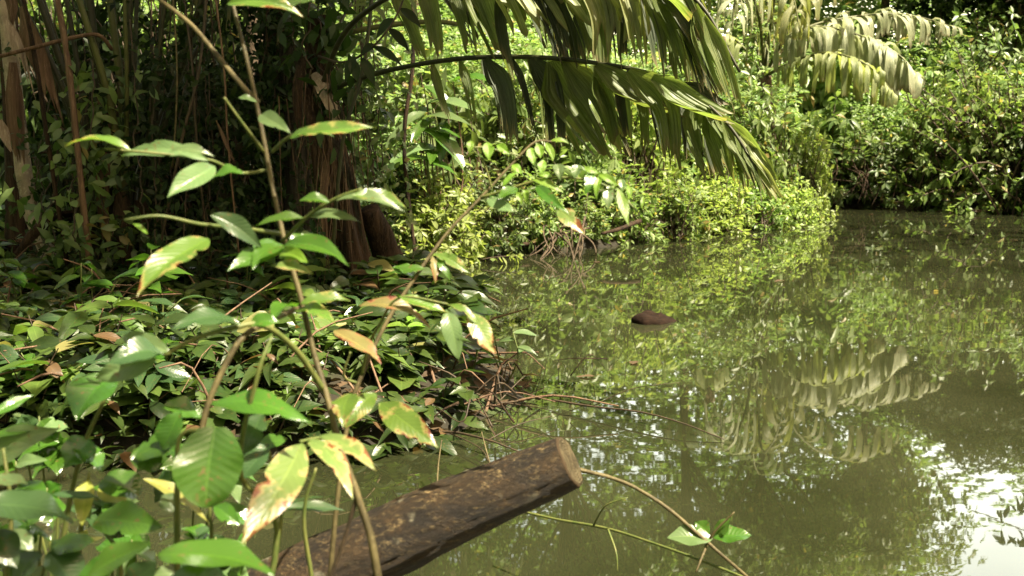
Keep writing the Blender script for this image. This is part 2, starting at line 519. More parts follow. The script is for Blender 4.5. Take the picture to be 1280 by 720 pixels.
def height(x, y):
    x, y = np.asarray(x, float), np.asarray(y, float)
    d = shore_dist(x, y)
    q = np.stack([x, y, np.zeros_like(x)], -1)
    bump = .07 * vnoise(q * 1.7, 3) + .03 * vnoise(q * 5.1, 4)
    rise = np.where(y > 9, .10, .02)
    land = .26 * (1 - np.exp(-np.maximum(d, 0) / .16)) + rise * np.maximum(d - .6, 0) + bump * np.clip(d * 3, 0, 1)
    land = np.minimum(land, 9 + bump)
    flat = np.clip((x + .75) / .8, 0, 1) * np.clip((7 - y) / 1.0, 0, 1) * np.clip((y - 3) / 1.0, 0, 1) * np.clip(1.6 - x, 0, 1)
    land = land * (1 - .86 * flat)                 # the end of the shaded bank is a low mud flat
    water_bed = -np.minimum(.9, np.maximum(-d, 0) * .55)
    edge = .035 * vnoise(q * 3.0, 5)
    return np.where(d > 0, land, water_bed) + edge * np.exp(-np.abs(d) * 4)


def hz(x, y):
    return float(height(np.array([x]), np.array([y]))[0])


def axis(lo, a, b, hi, fine, n):
    return np.concatenate([a - np.geomspace(.3, a - lo, n)[::-1], np.arange(a, b, fine), b + np.geomspace(.3, hi - b, n)])


gx, gy = axis(-140, -6, 14, 140, .10, 24), axis(-60, 1, 22, 160, .10, 24)
X, Y = np.meshgrid(gx, gy)
mb = MB()
nx, ny = len(gx), len(gy)
i = (np.arange(ny - 1)[:, None] * nx + np.arange(nx - 1)[None])
mb.add(np.stack([X, Y, height(X, Y)], -1).reshape(-1, 3), [np.stack([i, i + 1, i + nx + 1, i + nx], -1).reshape(-1, 4)],
       np.stack([X, Y], -1).reshape(-1, 2))
M['soil'] = bark_mat('soil', (.010, .008, .005), (.022, .018, .010), (.036, .030, .016), freq=2.2, dist=.03, bump=.8, spots=((.03, .045, .012), 1.3, .55))
setting('ground', mb, M['soil'])

m, nt, out = mat_new('pond_water')
tc = node(nt, "ShaderNodeTexCoord")
mp = node(nt, "ShaderNodeMapping", {"Vector": tc.outputs["Object"], "Scale": (.55, 1.5, 1)})
n1 = node(nt, "ShaderNodeTexNoise", {"Vector": mp.outputs[0], "Scale": 1.2, "Detail": 2.0, "Roughness": .4})
n2 = node(nt, "ShaderNodeTexNoise", {"Vector": mp.outputs[0], "Scale": 6.0, "Detail": 2.0, "Roughness": .5})
pn = node(nt, "ShaderNodeTexNoise", {"Vector": tc.outputs["Object"], "Scale": .35, "Detail": 2.0})
amp = maprange(nt, pn.outputs[0], .40, .62, .15, 1.0)
h = math_(nt, 'ADD', n1.outputs[0], math_(nt, 'MULTIPLY', n2.outputs[0], .10))
bp = node(nt, "ShaderNodeBump", {"Height": math_(nt, 'MULTIPLY', h, amp), "Strength": 1.0, "Distance": .0014})
mud = node(nt, "ShaderNodeTexNoise", {"Vector": tc.outputs["Object"], "Scale": .8, "Detail": 3.0})
col = mixc(nt, maprange(nt, mud.outputs[0], .35, .7), (.015, .0172, .0074), (.025, .0275, .013))
b = node(nt, "ShaderNodeBsdfPrincipled", {"Base Color": col, "Roughness": .015, "IOR": 1.65, "Specular IOR Level": .62, "Normal": bp.outputs[0]})
nt.links.new(b.outputs[0], out.inputs[0])
mb = MB()
mb.add([(-9, .8, 0), (16, .8, 0), (16, 24, 0), (-9, 24, 0)], [[0, 1, 2, 3]])
setting('pond_water', mb, m)

# ------------------------------------------------------------------ leaf shapes
T_DIAMOND = (np.array([(0, 0, 0), (.45, .5, .06), (1, 0, -.10), (.45, -.5, .06)], float),
             [np.array([[0, 2, 1], [0, 3, 2]])],
             np.array([(0, .5), (.45, 1), (1, .5), (.45, 0)], float))
T_LEAF = (np.array([(0, 0, 0), (.28, .42, .05), (.28, 0, 0), (.28, -.42, .05), (.62, .42, .01), (.62, 0, -.05), (.62, -.42, .01), (1, 0, -.20)], float),
          [np.array([[0, 2, 1], [0, 3, 2], [4, 5, 7], [5, 6, 7]]), np.array([[1, 2, 5, 4], [2, 3, 6, 5]])],
          np.array([(0, .5), (.28, 1), (.28, .5), (.28, 0), (.62, 1), (.62, .5), (.62, 0), (1, .5)], float))


def grid_leaf(prof, nseg=8, fold=.25, droop=.25, wave=.05):
    u = np.linspace(0, 1, nseg + 1)
    w = np.array([prof(q) for q in u])
    vs, uvs = [], []
    for k, q in enumerate(u):
        for c in (-1, -.5, 0, .5, 1):
            vs.append((q, c * .5 * w[k], abs(c) * w[k] * .5 * fold * .35 - droop * q * q + wave * math.sin(q * 11 + c * 2) * abs(c) * .4))
            uvs.append((q, .5 + c * .5))
    i = np.arange(nseg)[:, None] * 5 + np.arange(4)[None]
    return np.array(vs), [np.stack([i, i + 5, i + 6, i + 1], -1).reshape(-1, 4)], np.array(uvs)


def P_ELL(u):
    return max(.015, math.sin(math.pi * u ** .85) ** .8 * (1 - .35 * u ** 3))


T_GROUND = grid_leaf(P_ELL, 6, .3, .28, .04)
T_LANCE = grid_leaf(lambda u: max(.015, math.sin(math.pi * u ** .75) ** 1.1), 7, .3, .35, .04)


def rosettes(rng, tips, axis_, per, L, W, spread=.9, droop=.15, jitter=.25):
    """leaves radiating about the end of every twig"""
    K = len(tips)
    axis_ = norm(axis_)
    tips, axis_ = np.repeat(tips, per, 0), np.repeat(axis_, per, 0)
    r = rng.normal(size=(K * per, 3))
    perp = norm(r - axis_ * np.sum(r * axis_, 1, keepdims=True))
    d = norm(axis_ * rng.uniform(.15, .8, (K * per, 1)) + perp * spread - np.array([0, 0, droop]))
    n = norm(axis_ + np.array([0, 0, .5]) + rng.normal(size=(K * per, 3)) * jitter)
    s = rng.uniform(.6, 1.15, K * per)
    return tips + perp * L * .08, d, n, L * s, W * s


def lobed_cloud(rng, rx, ry, rz, lobes, tips, flat=0.0, shell=.75, lr0=.26, lr1=.5, out=.75):
    """twig ends on the surface of overlapping lobes, so the outline is uneven with gaps"""
    th = rng.uniform(0, 2 * np.pi, lobes)
    ph = rng.uniform(-.35, 1, lobes)
    rr = rng.uniform(.25, out, lobes)
    c = np.stack([rx * rr * np.cos(th) * np.sqrt(1 - ph * ph), ry * rr * np.sin(th) * np.sqrt(1 - ph * ph), rz * rr * ph], 1)
    lr = rng.uniform(lr0, lr1, lobes)
    k = rng.integers(0, lobes, tips)
    d = norm(rng.normal(size=(tips, 3)) + np.array([0, 0, .35]))
    t = rng.uniform(shell, 1.08, (tips, 1))
    p = c[k] + d * t * lr[k][:, None] * np.array([rx, ry, rz])
    a = norm(d / np.array([rx, ry, rz]) * min(rx, rz) + np.array([0, 0, .45]))
    return p, a, c


def bush_proto(seed, shoots=170, per=13, tips=160, L=.10, W=.042, tmpl=T_DIAMOND, label='shrub of the pond bank', droop=.5, ros=6):
    """a shrub of arching leafy shoots: uneven outline, gaps, shoots that trail; about one metre wide and high"""
    rng = np.random.default_rng(seed)
    root = thing('shrub', label, 'shrub')
    mb, ms = MB(), MB()
    skew = rng.normal(size=2) * .12
    PP, DD, NN, SS = [], [], [], []
    for _ in range(shoots):
        az = rng.uniform(0, 2 * np.pi)
        el = math.radians(rng.uniform(8, 88))
        d = np.array([math.cos(az) * math.cos(el), math.sin(az) * math.cos(el), math.sin(el)])
        ln = rng.uniform(.45, 1.0) ** .8 * (.62 if el < .8 else 1.0) * rng.choice([1, 1, 1, 1.25])
        b0 = np.array([rng.normal() * .12, rng.normal() * .12, rng.uniform(0, .12)])
        u = np.linspace(0, 1, 9)[:, None]
        wig = rng.normal(size=3) * .05
        c = b0 + d * ln * u * np.array([.72, .72, 1]) + np.array([skew[0], skew[1], 0]) * u + np.array([0, 0, -1.0]) * ln * rng.uniform(.12, .5) * u ** 2.2 + wig * np.sin(u * 3)
        c[:, 2] = np.maximum(c[:, 2], -.02)
        ms.tube(c, np.linspace(.009, .003, 9), 4, cap=False)
        n = per
        q = rng.uniform(.3, 1, n) ** .7 * 8
        i = np.minimum(q.astype(int), 7)
        f = (q - i)[:, None]
        p = c[i] * (1 - f) + c[i + 1] * f
        t = norm(c[i + 1] - c[i])
        sd = norm(np.cross(t, rng.normal(size=(n, 3))))
        PP.append(p)
        DD.append(norm(sd + t * .6 - np.array([0, 0, .25])))
        NN.append(np.cross(sd, t) * rng.choice([1, -1], n)[:, None] * .4 + np.array([0, 0, .9]) + rng.normal(size=(n, 3)) * .3)
        SS.append(rng.uniform(.55, 1.15, n))
        r = rosettes(rng, c[-1:], norm(c[-1:] - c[-2:-1]), ros, 1.0, 1.0, droop=droop)
        PP.append(c[-1] + (r[0] - c[-1]) * L)
        DD.append(r[1]); NN.append(r[2]); SS.append(r[3])
    P_, D_, N_, S_ = map(np.concatenate, (PP, DD, NN, SS))
    mb.leaves(tmpl, P_, D_, N_, L * S_, W * S_)
    part('foliage', mb, M['leaf_bright'], root)
    part('stem', ms, M['stem_dark'], root)
    return root


PROTO = {
    'small': [bush_proto(s) for s in (1, 2, 3, 12, 15)],
    'large': [bush_proto(s, shoots=90, per=10, L=.17, W=.07, tmpl=T_LEAF) for s in (4, 5, 13)],
    'fine': [bush_proto(s, shoots=380, per=16, L=.058, W=.03) for s in (6, 7, 14)],
}
USED = set()
rr = random.Random(11)


def place(kind, px, Y, w, h, mat, label, dz=0.0, cat='shrub', x=None):
    x = P(px, 200, Y).x if x is None else x
    src = PROTO[kind][rr.randrange(len(PROTO[kind]))]
    loc = (x, Y, hz(x, Y) - .03 + dz)
    s = (w * .9, w * rr.uniform(.75, 1.0), h * rr.uniform(1.0, 1.2))
    if src.name in USED:
        return copy_thing(src, label, cat, loc, rr.uniform(0, 6.28), s, 'shrubs on the pond banks', M[mat])
    USED.add(src.name)                         # the first of its kind is the pattern itself, moved into place
    src.location, src.rotation_euler, src.scale = loc, (0, 0, rr.uniform(0, 6.28)), s
    src['label'], src['group'] = label, 'shrubs on the pond banks'
    for ch in src.children:
        if ch.name.startswith('foliage'):
            ch.material_slots[0].link = 'OBJECT'
            ch.material_slots[0].material = M[mat]
    return src


# shrubs along the middle bank, from the dark trunks out to the tip of the point
place('small', 540, 10.9, 1.25, 1.05, 'leaf_yellow', 'bright yellow-green shrub beside the fibrous brown trunk at the inlet')
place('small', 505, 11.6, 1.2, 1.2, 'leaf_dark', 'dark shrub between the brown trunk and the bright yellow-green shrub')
place('small', 610, 11.9, 1.1, .9, 'leaf_mid', 'low shrub beside the root tangle, towards the brown trunk')
place('small', 668, 12.3, 1.0, .95, 'leaf_bright', 'light green shrub standing just above the root tangle')
place('large', 728, 12.9, 1.2, 1.0, 'leaf_mid', 'leafy shrub past the root tangle under the drooping young shoot')
place('small', 782, 13.3, 1.25, 1.0, 'leaf_bright', 'shrub on the bank below the hanging grey palm leaflet')
place('small', 838, 13.9, 1.3, 1.05, 'leaf_bright', 'shrub overhanging the water behind the floating stump')
place('small', 888, 14.7, 1.3, .95, 'leaf_yellow', 'yellowish shrub under the drooping tip of the palm frond')
place('small', 938, 15.5, 1.3, 1.0, 'leaf_bright', 'sunlit shrub between the frond tip and the end of the point')
place('small', 982, 16.0, 1.15, .9, 'leaf_yellow', 'pale yellow-green shrub leaning over the end of the point')
place('fine', 1008, 16.6, .8, .65, 'leaf_yellow', 'small bright shrub at the very tip of the point')
place('large', 575, 13.2, 1.7, 2.1, 'leaf_mid', 'tall large-leaved shrub behind the low shrub and root tangle')
place('small', 640, 14.0, 1.9, 2.0, 'leaf_bright', 'tall pale shrub seen between the two hanging dark leaflets')
place('small', 715, 14.6, 2.0, 2.1, 'leaf_bright', 'tall shrub behind the broad translucent palm leaflet')
place('small', 790, 15.4, 2.0, 2.0, 'leaf_yellow', 'tall yellow-lit shrub behind the overhanging palm frond')
place('small', 862, 16.6, 2.0, 2.0, 'leaf_bright', 'tall shrub behind the drooping fan of palm leaflets')
place('large', 925, 17.6, 1.6, 1.6, 'leaf_mid', 'mid-height shrub under the hanging fronds of the far palm')
place('small', 968, 17.3, 1.75, 2.0, 'leaf_bright', 'rounded bright shrub standing clear beneath the far palm')
place('small', 1008, 17.6, 1.05, 1.45, 'leaf_yellow', 'slim bright shrub beside the rounded one, facing the recess')
place('small', 726, 12.75, .75, .5, 'leaf_bright', 'low shrub growing over the bank right behind the root tangle')
# far shore
place('large', 1040, 21.2, 2.0, 1.9, 'leaf_mid', 'shaded shrub in the dark recess behind the point')
place('small', 1082, 21.0, 2.0, 1.7, 'leaf_mid', 'green shrub below the lower leaflets of the far palm')
place('fine', 1130, 20.8, 2.0, 1.5, 'leaf_bright', 'light green shrub trailing down to the far waterline')
place('fine', 1170, 20.6, 2.2, 2.0, 'leaf_bright', 'mid-green shrub at the foot of the leafy mound')
place('fine', 1222, 20.2, 2.8, 2.7, 'leaf_bright', 'big shrub forming the front of the leafy mound')
place('fine', 1275, 19.6, 3.0, 3.3, 'leaf_bright', 'highest shrub of the leafy mound at the far corner')
place('fine', 1335, 19.0, 3.2, 3.8, 'leaf_dark', 'darker shrub past the leafy mound, mostly outside the view')
place('small', 1105, 23.5, 3.0, 2.9, 'leaf_bright', 'sunny shrub on the slope behind the long pale fronds')
place('small', 1165, 23.8, 3.0, 3.2, 'leaf_mid', 'shrub on the slope between the pale fronds and the leafy mound')
place('fine', 1225, 24.0, 3.4, 4.0, 'leaf_mid', 'tall leafy shrub rising behind the leafy mound')
place('large', 1030, 24.0, 2.6, 2.8, 'leaf_bright', 'large-leaved shrub behind the crown of the far palm')
# shaded interior behind the palm clump
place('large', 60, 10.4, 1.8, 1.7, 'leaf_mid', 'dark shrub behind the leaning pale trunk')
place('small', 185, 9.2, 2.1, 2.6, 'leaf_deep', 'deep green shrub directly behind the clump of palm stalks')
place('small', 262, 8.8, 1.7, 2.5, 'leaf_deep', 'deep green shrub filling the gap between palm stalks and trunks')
place('small', -10, 11.5, 2.4, 2.4, 'leaf_bright', 'sunlit shrub seen through the hanging brown sheaths')
place('small', 110, 13.0, 2.6, 3.0, 'leaf_bright', 'bright shrub glimpsed through the fanned palm stalks')
place('small', 290, 13.2, 2.6, 3.2, 'leaf_bright', 'bright shrub showing as flecks between the dark trunks')
place('small', 470, 12.8, 1.8, 2.3, 'leaf_mid', 'leafy shrub behind the brown trunk and the dead sheaths')
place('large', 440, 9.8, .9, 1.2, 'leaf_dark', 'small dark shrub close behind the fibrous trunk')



# ------------------------------------------------------------------ trees and far forest
def tree(label, x, y, h, crown_r, crown_h, mat, seed, tips=3600, per=6, L=.19, W=.085, trunk_r=.14, lean=(0, 0), lobes=16, bark='bark', name='rainforest_tree', group='trees around the pond'):
    rng = np.random.default_rng(seed)
    z0 = hz(x, y) - .15
    root = thing(name, label, 'tree', (x, y, z0), group)
    base = np.array([x, y, z0])
    top = base + np.array([lean[0], lean[1], h - crown_h * .45])
    p, a, c = lobed_cloud(rng, crown_r, crown_r, crown_h / 2, lobes, tips, shell=.55)
    mb = MB()
    mb.leaves(T_DIAMOND, *rosettes(rng, p + top, a, per, L, W, droop=.3))
    part('crown', mb, M[mat], root)
    mb = MB()
    fork = base + (top - base) * .72
    mid = base + (top - base) * .4 + rng.normal(size=3) * np.array([.12, .12, 0])
    mb.tube(spline([base, mid, fork, top], 16), np.linspace(trunk_r, trunk_r * .45, 16), 12, rough=.12, seed=seed)
    for q in c:
        e = top + q
        st = base + (top - base) * rng.uniform(.62, .95)
        mb.tube(spline([st, (st + e) / 2 + np.array([0, 0, -.12 * crown_h * .3]), e], 8), np.linspace(trunk_r * .42, .012, 8), 6)
    part('trunk', mb, M[bark], root)
    return root


# tall trees behind the shrubs, mirrored in the pond; others added to cast shade
tree('tall tree rising behind the clump of palm stalks', -6.5, 21, 11.5, 3.2, 6.0, 'leaf_mid', 31)
tree('added dark leaning tree whose unseen crown shades the fibrous trunk', -2.6, 8.4, 7.2, 2.3, 3.4, 'leaf_dark', 42, trunk_r=.09, lean=(3.3, -2.9), tips=3200)  # added above the view to shade the fibrous trunk
tree('added small-crowned dark tree whose unseen crown shades the palm stalks', -4.4, 6.6, 6.8, 2.0, 2.8, 'leaf_dark', 43, trunk_r=.08, lean=(3.5, -1.0), tips=2600)  # added; its leaning crown is put where it darkens the palm stalks
tree('added unseen broad-crowned tree beside the viewpoint, shading the carpet of herbs', -3.4, .9, 9.2, 2.9, 3.6, 'leaf_mid', 47, trunk_r=.15, lean=(2.9, 2.3), tips=900)  # out of view, added to deepen shade on the herb carpet
tree('added unseen tree at the viewpoint whose crown shades the near plants', 2.9, -1.2, 8.2, 1.7, 3.0, 'leaf_mid', 44, trunk_r=.12, lean=(-1.9, .5), tips=150)  # out of view, added to break the sun on the near plants
tree('added dark tree whose unseen crown darkens the wood behind the palm stalks', -2.5, 9.7, 8.2, 2.5, 4.6, 'leaf_dark', 33, trunk_r=.11)  # unseen crown placed to keep the wood behind the stalks dark
tree('tree on the bank above the root tangle', 1.2, 21.5, 10.5, 2.8, 5.6, 'leaf_bright', 34, trunk_r=.13)
tree('leafy tree behind the tall yellow-lit shrub', 4.2, 23.5, 11.5, 2.9, 6.6, 'leaf_bright', 35)
tree('tree standing behind the far palm', 6.2, 24, 11.5, 3.2, 7.4, 'leaf_bright', 36)
tree('tall tree on the slope above the pale fronds', 9.4, 26, 11.0, 3.0, 7.0, 'leaf_bright', 37)
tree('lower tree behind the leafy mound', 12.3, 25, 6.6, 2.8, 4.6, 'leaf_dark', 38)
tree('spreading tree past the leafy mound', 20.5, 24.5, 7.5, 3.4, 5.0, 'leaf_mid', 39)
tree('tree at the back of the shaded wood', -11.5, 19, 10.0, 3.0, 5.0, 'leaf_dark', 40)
tree('tree behind the inlet, between trunk and root tangle', -1.8, 20.5, 11.0, 3.0, 7.0, 'leaf_bright', 41)

mb = MB()
rng = np.random.default_rng(77)
for band, (y0, y1, zt, k) in enumerate(((25, 28, 6.0, 7000), (28, 32, 11.0, 11000), (32, 37, 19.0, 27000))):
    fx, fy = rng.uniform(-30, 34, k), rng.uniform(y0, y1, k)
    gz = height(fx, fy)
    zt = np.where(np.abs(fx / fy + .05) < .40, zt * (1.45 if band == 2 else 1.1), zt)
    zt = np.where((fx / fy > .43) & (fx / fy < .58), zt * .55, zt)
    fz = gz + rng.uniform(0, 1, k) ** .8 * (zt - gz) * (1 + .28 * vnoise(np.stack([fx * .25, fy * .25, fx * 0], -1), 9))
    keep = vnoise(np.stack([fx * .55, fy * .55, fz * .55], -1), 10) > -.45
    p = np.stack([fx, fy, fz], -1)[keep]
    mb.leaves(T_DIAMOND, *rosettes(rng, p, np.tile((0, -.4, 1.), (len(p), 1)), 8, .34, .15, droop=.35))
for (x0, x1, y0, y1, zt, k) in ((-22, 24, -16, -7, 10, 5200), (-20, -9, -8, 10, 9, 4200), (16.5, 24, -8, 16, 8, 4200), (-10, 16, 36, 42, 27, 17000)):  # woods behind and beside the camera are unseen, added to block low sky
    fx, fy = rng.uniform(x0, x1, k), rng.uniform(y0, y1, k)
    gz = height(fx, fy)
    zt = np.where(fx / fy > .40, 9, zt) if y0 > 30 else zt
    fz = gz + rng.uniform(.05, 1, k) * (zt - gz) * (1 + .3 * vnoise(np.stack([fx * .3, fy * .3, fx * 0], -1), 9))
    p = np.stack([fx, fy, fz], -1)
    mb.leaves(T_DIAMOND, *rosettes(rng, p, np.tile((0, 0, 1.), (len(p), 1)), 7, .36, .16, droop=.35))
forest = setting('forest', mb, M['leaf_bright'], 'stuff')

# sunny slope of tangled shrubbery between the bank and the forest
mb = MB()
rng = np.random.default_rng(88)
for (x0, x1, y0, y1, zt, k) in ((-8, 6.0, 15.5, 23, 4.8, 17000), (-9, -1, 11.5, 16, 3.2, 4500), (6, 17, 23, 27, 6.0, 11000), (7.2, 15, 19.4, 23.5, 3.6, 6500)):
    fx, fy = rng.uniform(x0, x1, k), rng.uniform(y0, y1, k)
    gz = height(fx, fy)
    top = (zt - gz) * (.55 + .45 * (fy - y0) / (y1 - y0)) * (1 + .55 * vnoise(np.stack([fx * .7, fy * .7, fx * 0], -1), 19))
    fz = gz + rng.uniform(0, 1, k) ** .7 * np.maximum(top, .3)
    keep = (shore_dist(fx, fy) > .5) & (vnoise(np.stack([fx * 1.1, fy * 1.1, fz * 1.1], -1), 20) > -.25)
    p = np.stack([fx, fy, fz], -1)[keep]
    mb.leaves(T_DIAMOND, *rosettes(rng, p, np.tile((0, -.5, 1.), (len(p), 1)) + rng.normal(size=(len(p), 3)) * .3, 7, .135, .056, droop=.3))
setting('shrubbery', mb, M['leaf_bright'], 'stuff')
# ------------------------------------------------------------------ palms
def leaflet(mb, p0, d0, wax, L, W, droop, rng, nseg=9, cols=7, ragged=.16, pointed=0.0, gravity=(0, 0, -1)):
    """one pleated leaflet: starts along d0, bends over under its weight; wax is the direction of its width"""
    d0, g = norm(d0), norm(np.array(gravity) + rng.normal(size=3) * .06)
    u = np.linspace(0, 1, nseg + 1)
    pts, dirs = [np.array(p0, float)], []
    for k in range(nseg + 1):
        b = min(1, (u[k] * 1.5) ** 1.1 * droop)
        d = norm(d0 * (1 - b) + g * b)
        dirs.append(d)
        if k:
            pts.append(pts[-1] + d * L / nseg)
    pts = np.array(pts)
    colf = 1 - ragged * rng.uniform(0, 1, cols)          # ragged end
    tw = rng.uniform(-.5, .5)
    vs, uvs = [], []
    for k in range(nseg + 1):
        w = W * (min(1, .22 + u[k] * 2.4)) * (1 - pointed * max(0, u[k] - .25) / .75)
        wa = norm(wax - dirs[k] * np.dot(wax, dirs[k]))
        nn = np.cross(dirs[k], wa)
        ct, st = math.cos(tw * u[k]), math.sin(tw * u[k])
        wa, nn = wa * ct + nn * st, nn * ct - wa * st
        for c in range(cols):
            x = c / (cols - 1) - .5
            q = u[k] * colf[c] * nseg
            i0 = min(int(q), nseg - 1)
            base = pts[i0] * (1 - q + i0) + pts[i0 + 1] * (q - i0)
            vs.append(base + wa * x * w + nn * ((.05 if c % 2 else -.05) * w + .35 * w * (x * x) * 1.2))
            uvs.append((u[k], c / (cols - 1)))
    i = np.arange(nseg)[:, None] * cols + np.arange(cols - 1)[None]
    mb.add(vs, [np.stack([i, i + cols, i + cols + 1, i + 1], -1).reshape(-1, 4)], uvs)


def frond(root, pts, n, Lf, Wf, mat, rng, rad=.012, droop=.8, start=.25, out=.75, each=True, up=.15, mats=None, pointed=.25, sides=(1, -1), rmat='petiole', fwd=.35, ragged=.16, skip=0.0):
    """a rachis with leaflets on both sides; leaflets are its sub-parts where one can tell them apart"""
    c = spline(pts, 40)
    mb = MB()
    mb.tube(c, np.linspace(rad, rad * .35, 40), 7)
    fr = part('frond', mb, M[rmat], root)
    allm = MB()
    t = norm(np.gradient(c, axis=0))
    for k in range(n):
        for s in sides:
            if rng.random() < skip:
                continue
            u = start + (1 - start) * (k + .5 * (s > 0)) / n
            i = min(int(u * 39), 38)
            side = np.cross(t[i], (0, 0, 1.0))
            side = side / max(np.linalg.norm(side), .15)
            d0 = side * s * out + t[i] * fwd + np.array([0, 0, up]) + rng.normal(size=3) * .2
            v = (u - start) / (1 - start)
            l, w = Lf(v) * rng.uniform(.7, 1.15), Wf(v) * rng.uniform(.7, 1.2)
            m1 = MB() if each else allm
            leaflet(m1, c[i], d0, t[i], l, w, droop * rng.uniform(.85, 1.1), rng, pointed=pointed, ragged=ragged,
                    nseg=9 if each else 6, cols=7 if each else 5)
            if each:
                mm = mat if mats is None else mats[rng.integers(0, len(mats))]
                part('leaflet', m1, M[mm], fr)
    if not each:
        part('foliage', allm, M[mat], fr)
    return fr


def ridged_trunk(mb, pts, rad, seed, sides=36, n=40, amp=.16, flare=.5):
    """fibrous trunk with upright ridges and a flared foot"""
    c = spline(pts, n)
    ang = np.linspace(0, 2 * np.pi, sides, endpoint=False)
    u = np.linspace(0, 1, n)
    R = np.interp(u, np.linspace(0, 1, len(rad)), rad)
    A, U = np.meshgrid(ang, u)
    q = np.stack([np.cos(A) * 2.6 + U * .6, np.sin(A) * 2.6, U * 3.0], -1)
    q2 = np.stack([np.cos(A) * 7, np.sin(A) * 7, U * 5.0], -1)
    k = 1 + amp * vnoise(q, seed) + amp * .7 * vnoise(q2, seed + 1)
    k = k * (1 + flare * np.exp(-U * 9) * (.6 + .7 * vnoise(np.stack([np.cos(A) * 1.6, np.sin(A) * 1.6, U * 0], -1), seed + 2)))
    V = c[:, None] + np.stack([np.cos(A), np.sin(A), A * 0], -1) * (R[:, None] * k)[..., None]
    i = np.arange(n - 1)[:, None] * sides
    j = np.arange(sides)[None]
    jj = (j + 1) % sides
    mb.add(V.reshape(-1, 3), [np.stack([i + j, i + jj, i + sides + jj, i + sides + j], -1).reshape(-1, 4), (n - 1) * sides + np.arange(sides)],
           np.stack([U.ravel() * 3, A.ravel() / 6.28], -1))


def strip(mb, pts, W, rng, cols=8, n=16, curl=.16, face=(0, -1, 0), ragged=.45):
    """a dry sheath or bract: a curled, frayed band along a curve"""
    c = spline(pts, n)
    t = norm(np.gradient(c, axis=0))
    colf = 1 - ragged * rng.uniform(0, 1, cols)
    vs, uvs = [], []
    ph = rng.uniform(0, 6)
    for k in range(n):
        u = k / (n - 1)
        w = W * min(1, .45 + u * 1.8) * (1 - .55 * max(0, u - .55) / .45)
        wa = norm(np.cross(t[k], np.array(face, float)))
        nn = np.cross(wa, t[k])
        tw = .5 * math.sin(u * 3 + ph)
        wa, nn = wa * math.cos(tw) + nn * math.sin(tw), nn * math.cos(tw) - wa * math.sin(tw)
        for q in range(cols):
            x = q / (cols - 1) - .5
            f = u * colf[q] * (n - 1)
            i0 = min(int(f), n - 2)
            b = c[i0] * (1 - f + i0) + c[i0 + 1] * (f - i0)
            vs.append(b + wa * x * w + nn * (curl * w * (1 - 4 * x * x) + .04 * w * math.sin(q * 2.3 + u * 9)))
            uvs.append((u, q / (cols - 1)))
    i = np.arange(n - 1)[:, None] * cols + np.arange(cols - 1)[None]
    mb.add(vs, [np.stack([i, i + cols, i + cols + 1, i + 1], -1).reshape(-1, 4)], uvs)


def fibres(mb, base, rng, n, spread, L, r=.004):
    for _ in range(n):
        p = np.array(base) + rng.normal(size=3) * np.array(spread)
        e = p + np.array([rng.normal() * .06, rng.normal() * .06, -L * rng.uniform(.4, 1.1)])
        mb.tube(spline([p, (p + e) / 2 + rng.normal(size=3) * .03, e], 6), np.linspace(r, r * .4, 6), 4, cap=False)


# overhanging palm: fibrous trunk at the inlet, fronds arching out over the water towards the viewer
rng = np.random.default_rng(5)
foot = P(448, 392, 6.6)
foot = Vector((foot.x, foot.y, hz(foot.x, foot.y) - .08))
palm = thing('overhanging_palm', 'palm with fibrous red-brown trunk and big pleated fronds drooping over the water', 'palm tree', foot)
mb = MB()
ridged_trunk(mb, [foot, P(430, 300, 6.6), P(416, 200, 6.55), P(402, 110, 6.5), P(396, 20, 6.5)], [.15, .125, .105, .092, .085, .08], 3, 64, 60, amp=.24)
part('trunk', mb, M['bark_red'], palm)
for (a, bq, cq, w, mm) in (((392, 92), (415, 130), (436, 185), .10, 'sheath_pale'), ((398, 96), (428, 150), (452, 240), .07, 'bark_grey'), ((385, 110), (392, 190), (400, 290), .06, 'bark_red'),
                           ((404, 150), (440, 230), (458, 330), .06, 'bark_grey'), ((380, 60), (372, 120), (378, 190), .07, 'bark_red'), ((410, 180), (405, 260), (412, 350), .05, 'sheath')):
    mb = MB()
    strip(mb, [P(*a, 6.36), P(*bq, 6.26), P(*cq, 6.30)], w, rng)
    part('dead_sheath', mb, M[mm], palm)
mb = MB()
fibres(mb, P(412, 130, 6.35), rng, 60, (.10, .05, .10), .9)
part('fibre', mb, M['sheath'], palm)
bell = lambda v: math.sin(math.pi * min(1, max(0, .12 + v * .85))) ** .6
# lower frond: the rachis that crosses the picture, its leaflets few and hand placed
crown = P(398, 118, 6.4)
pts = [crown, P(470, 92, 6.0), P(560, 75, 5.5), P(650, 71, 5.1), P(740, 78, 4.8), P(830, 98, 4.6), P(905, 150, 4.45), P(960, 235, 4.35)]
c = spline(pts, 60)
mb = MB()
mb.tube(c, np.linspace(.016, .006, 60), 8)
fr = part('frond', mb, M['petiole'], palm)


LEAFLETS = [0]


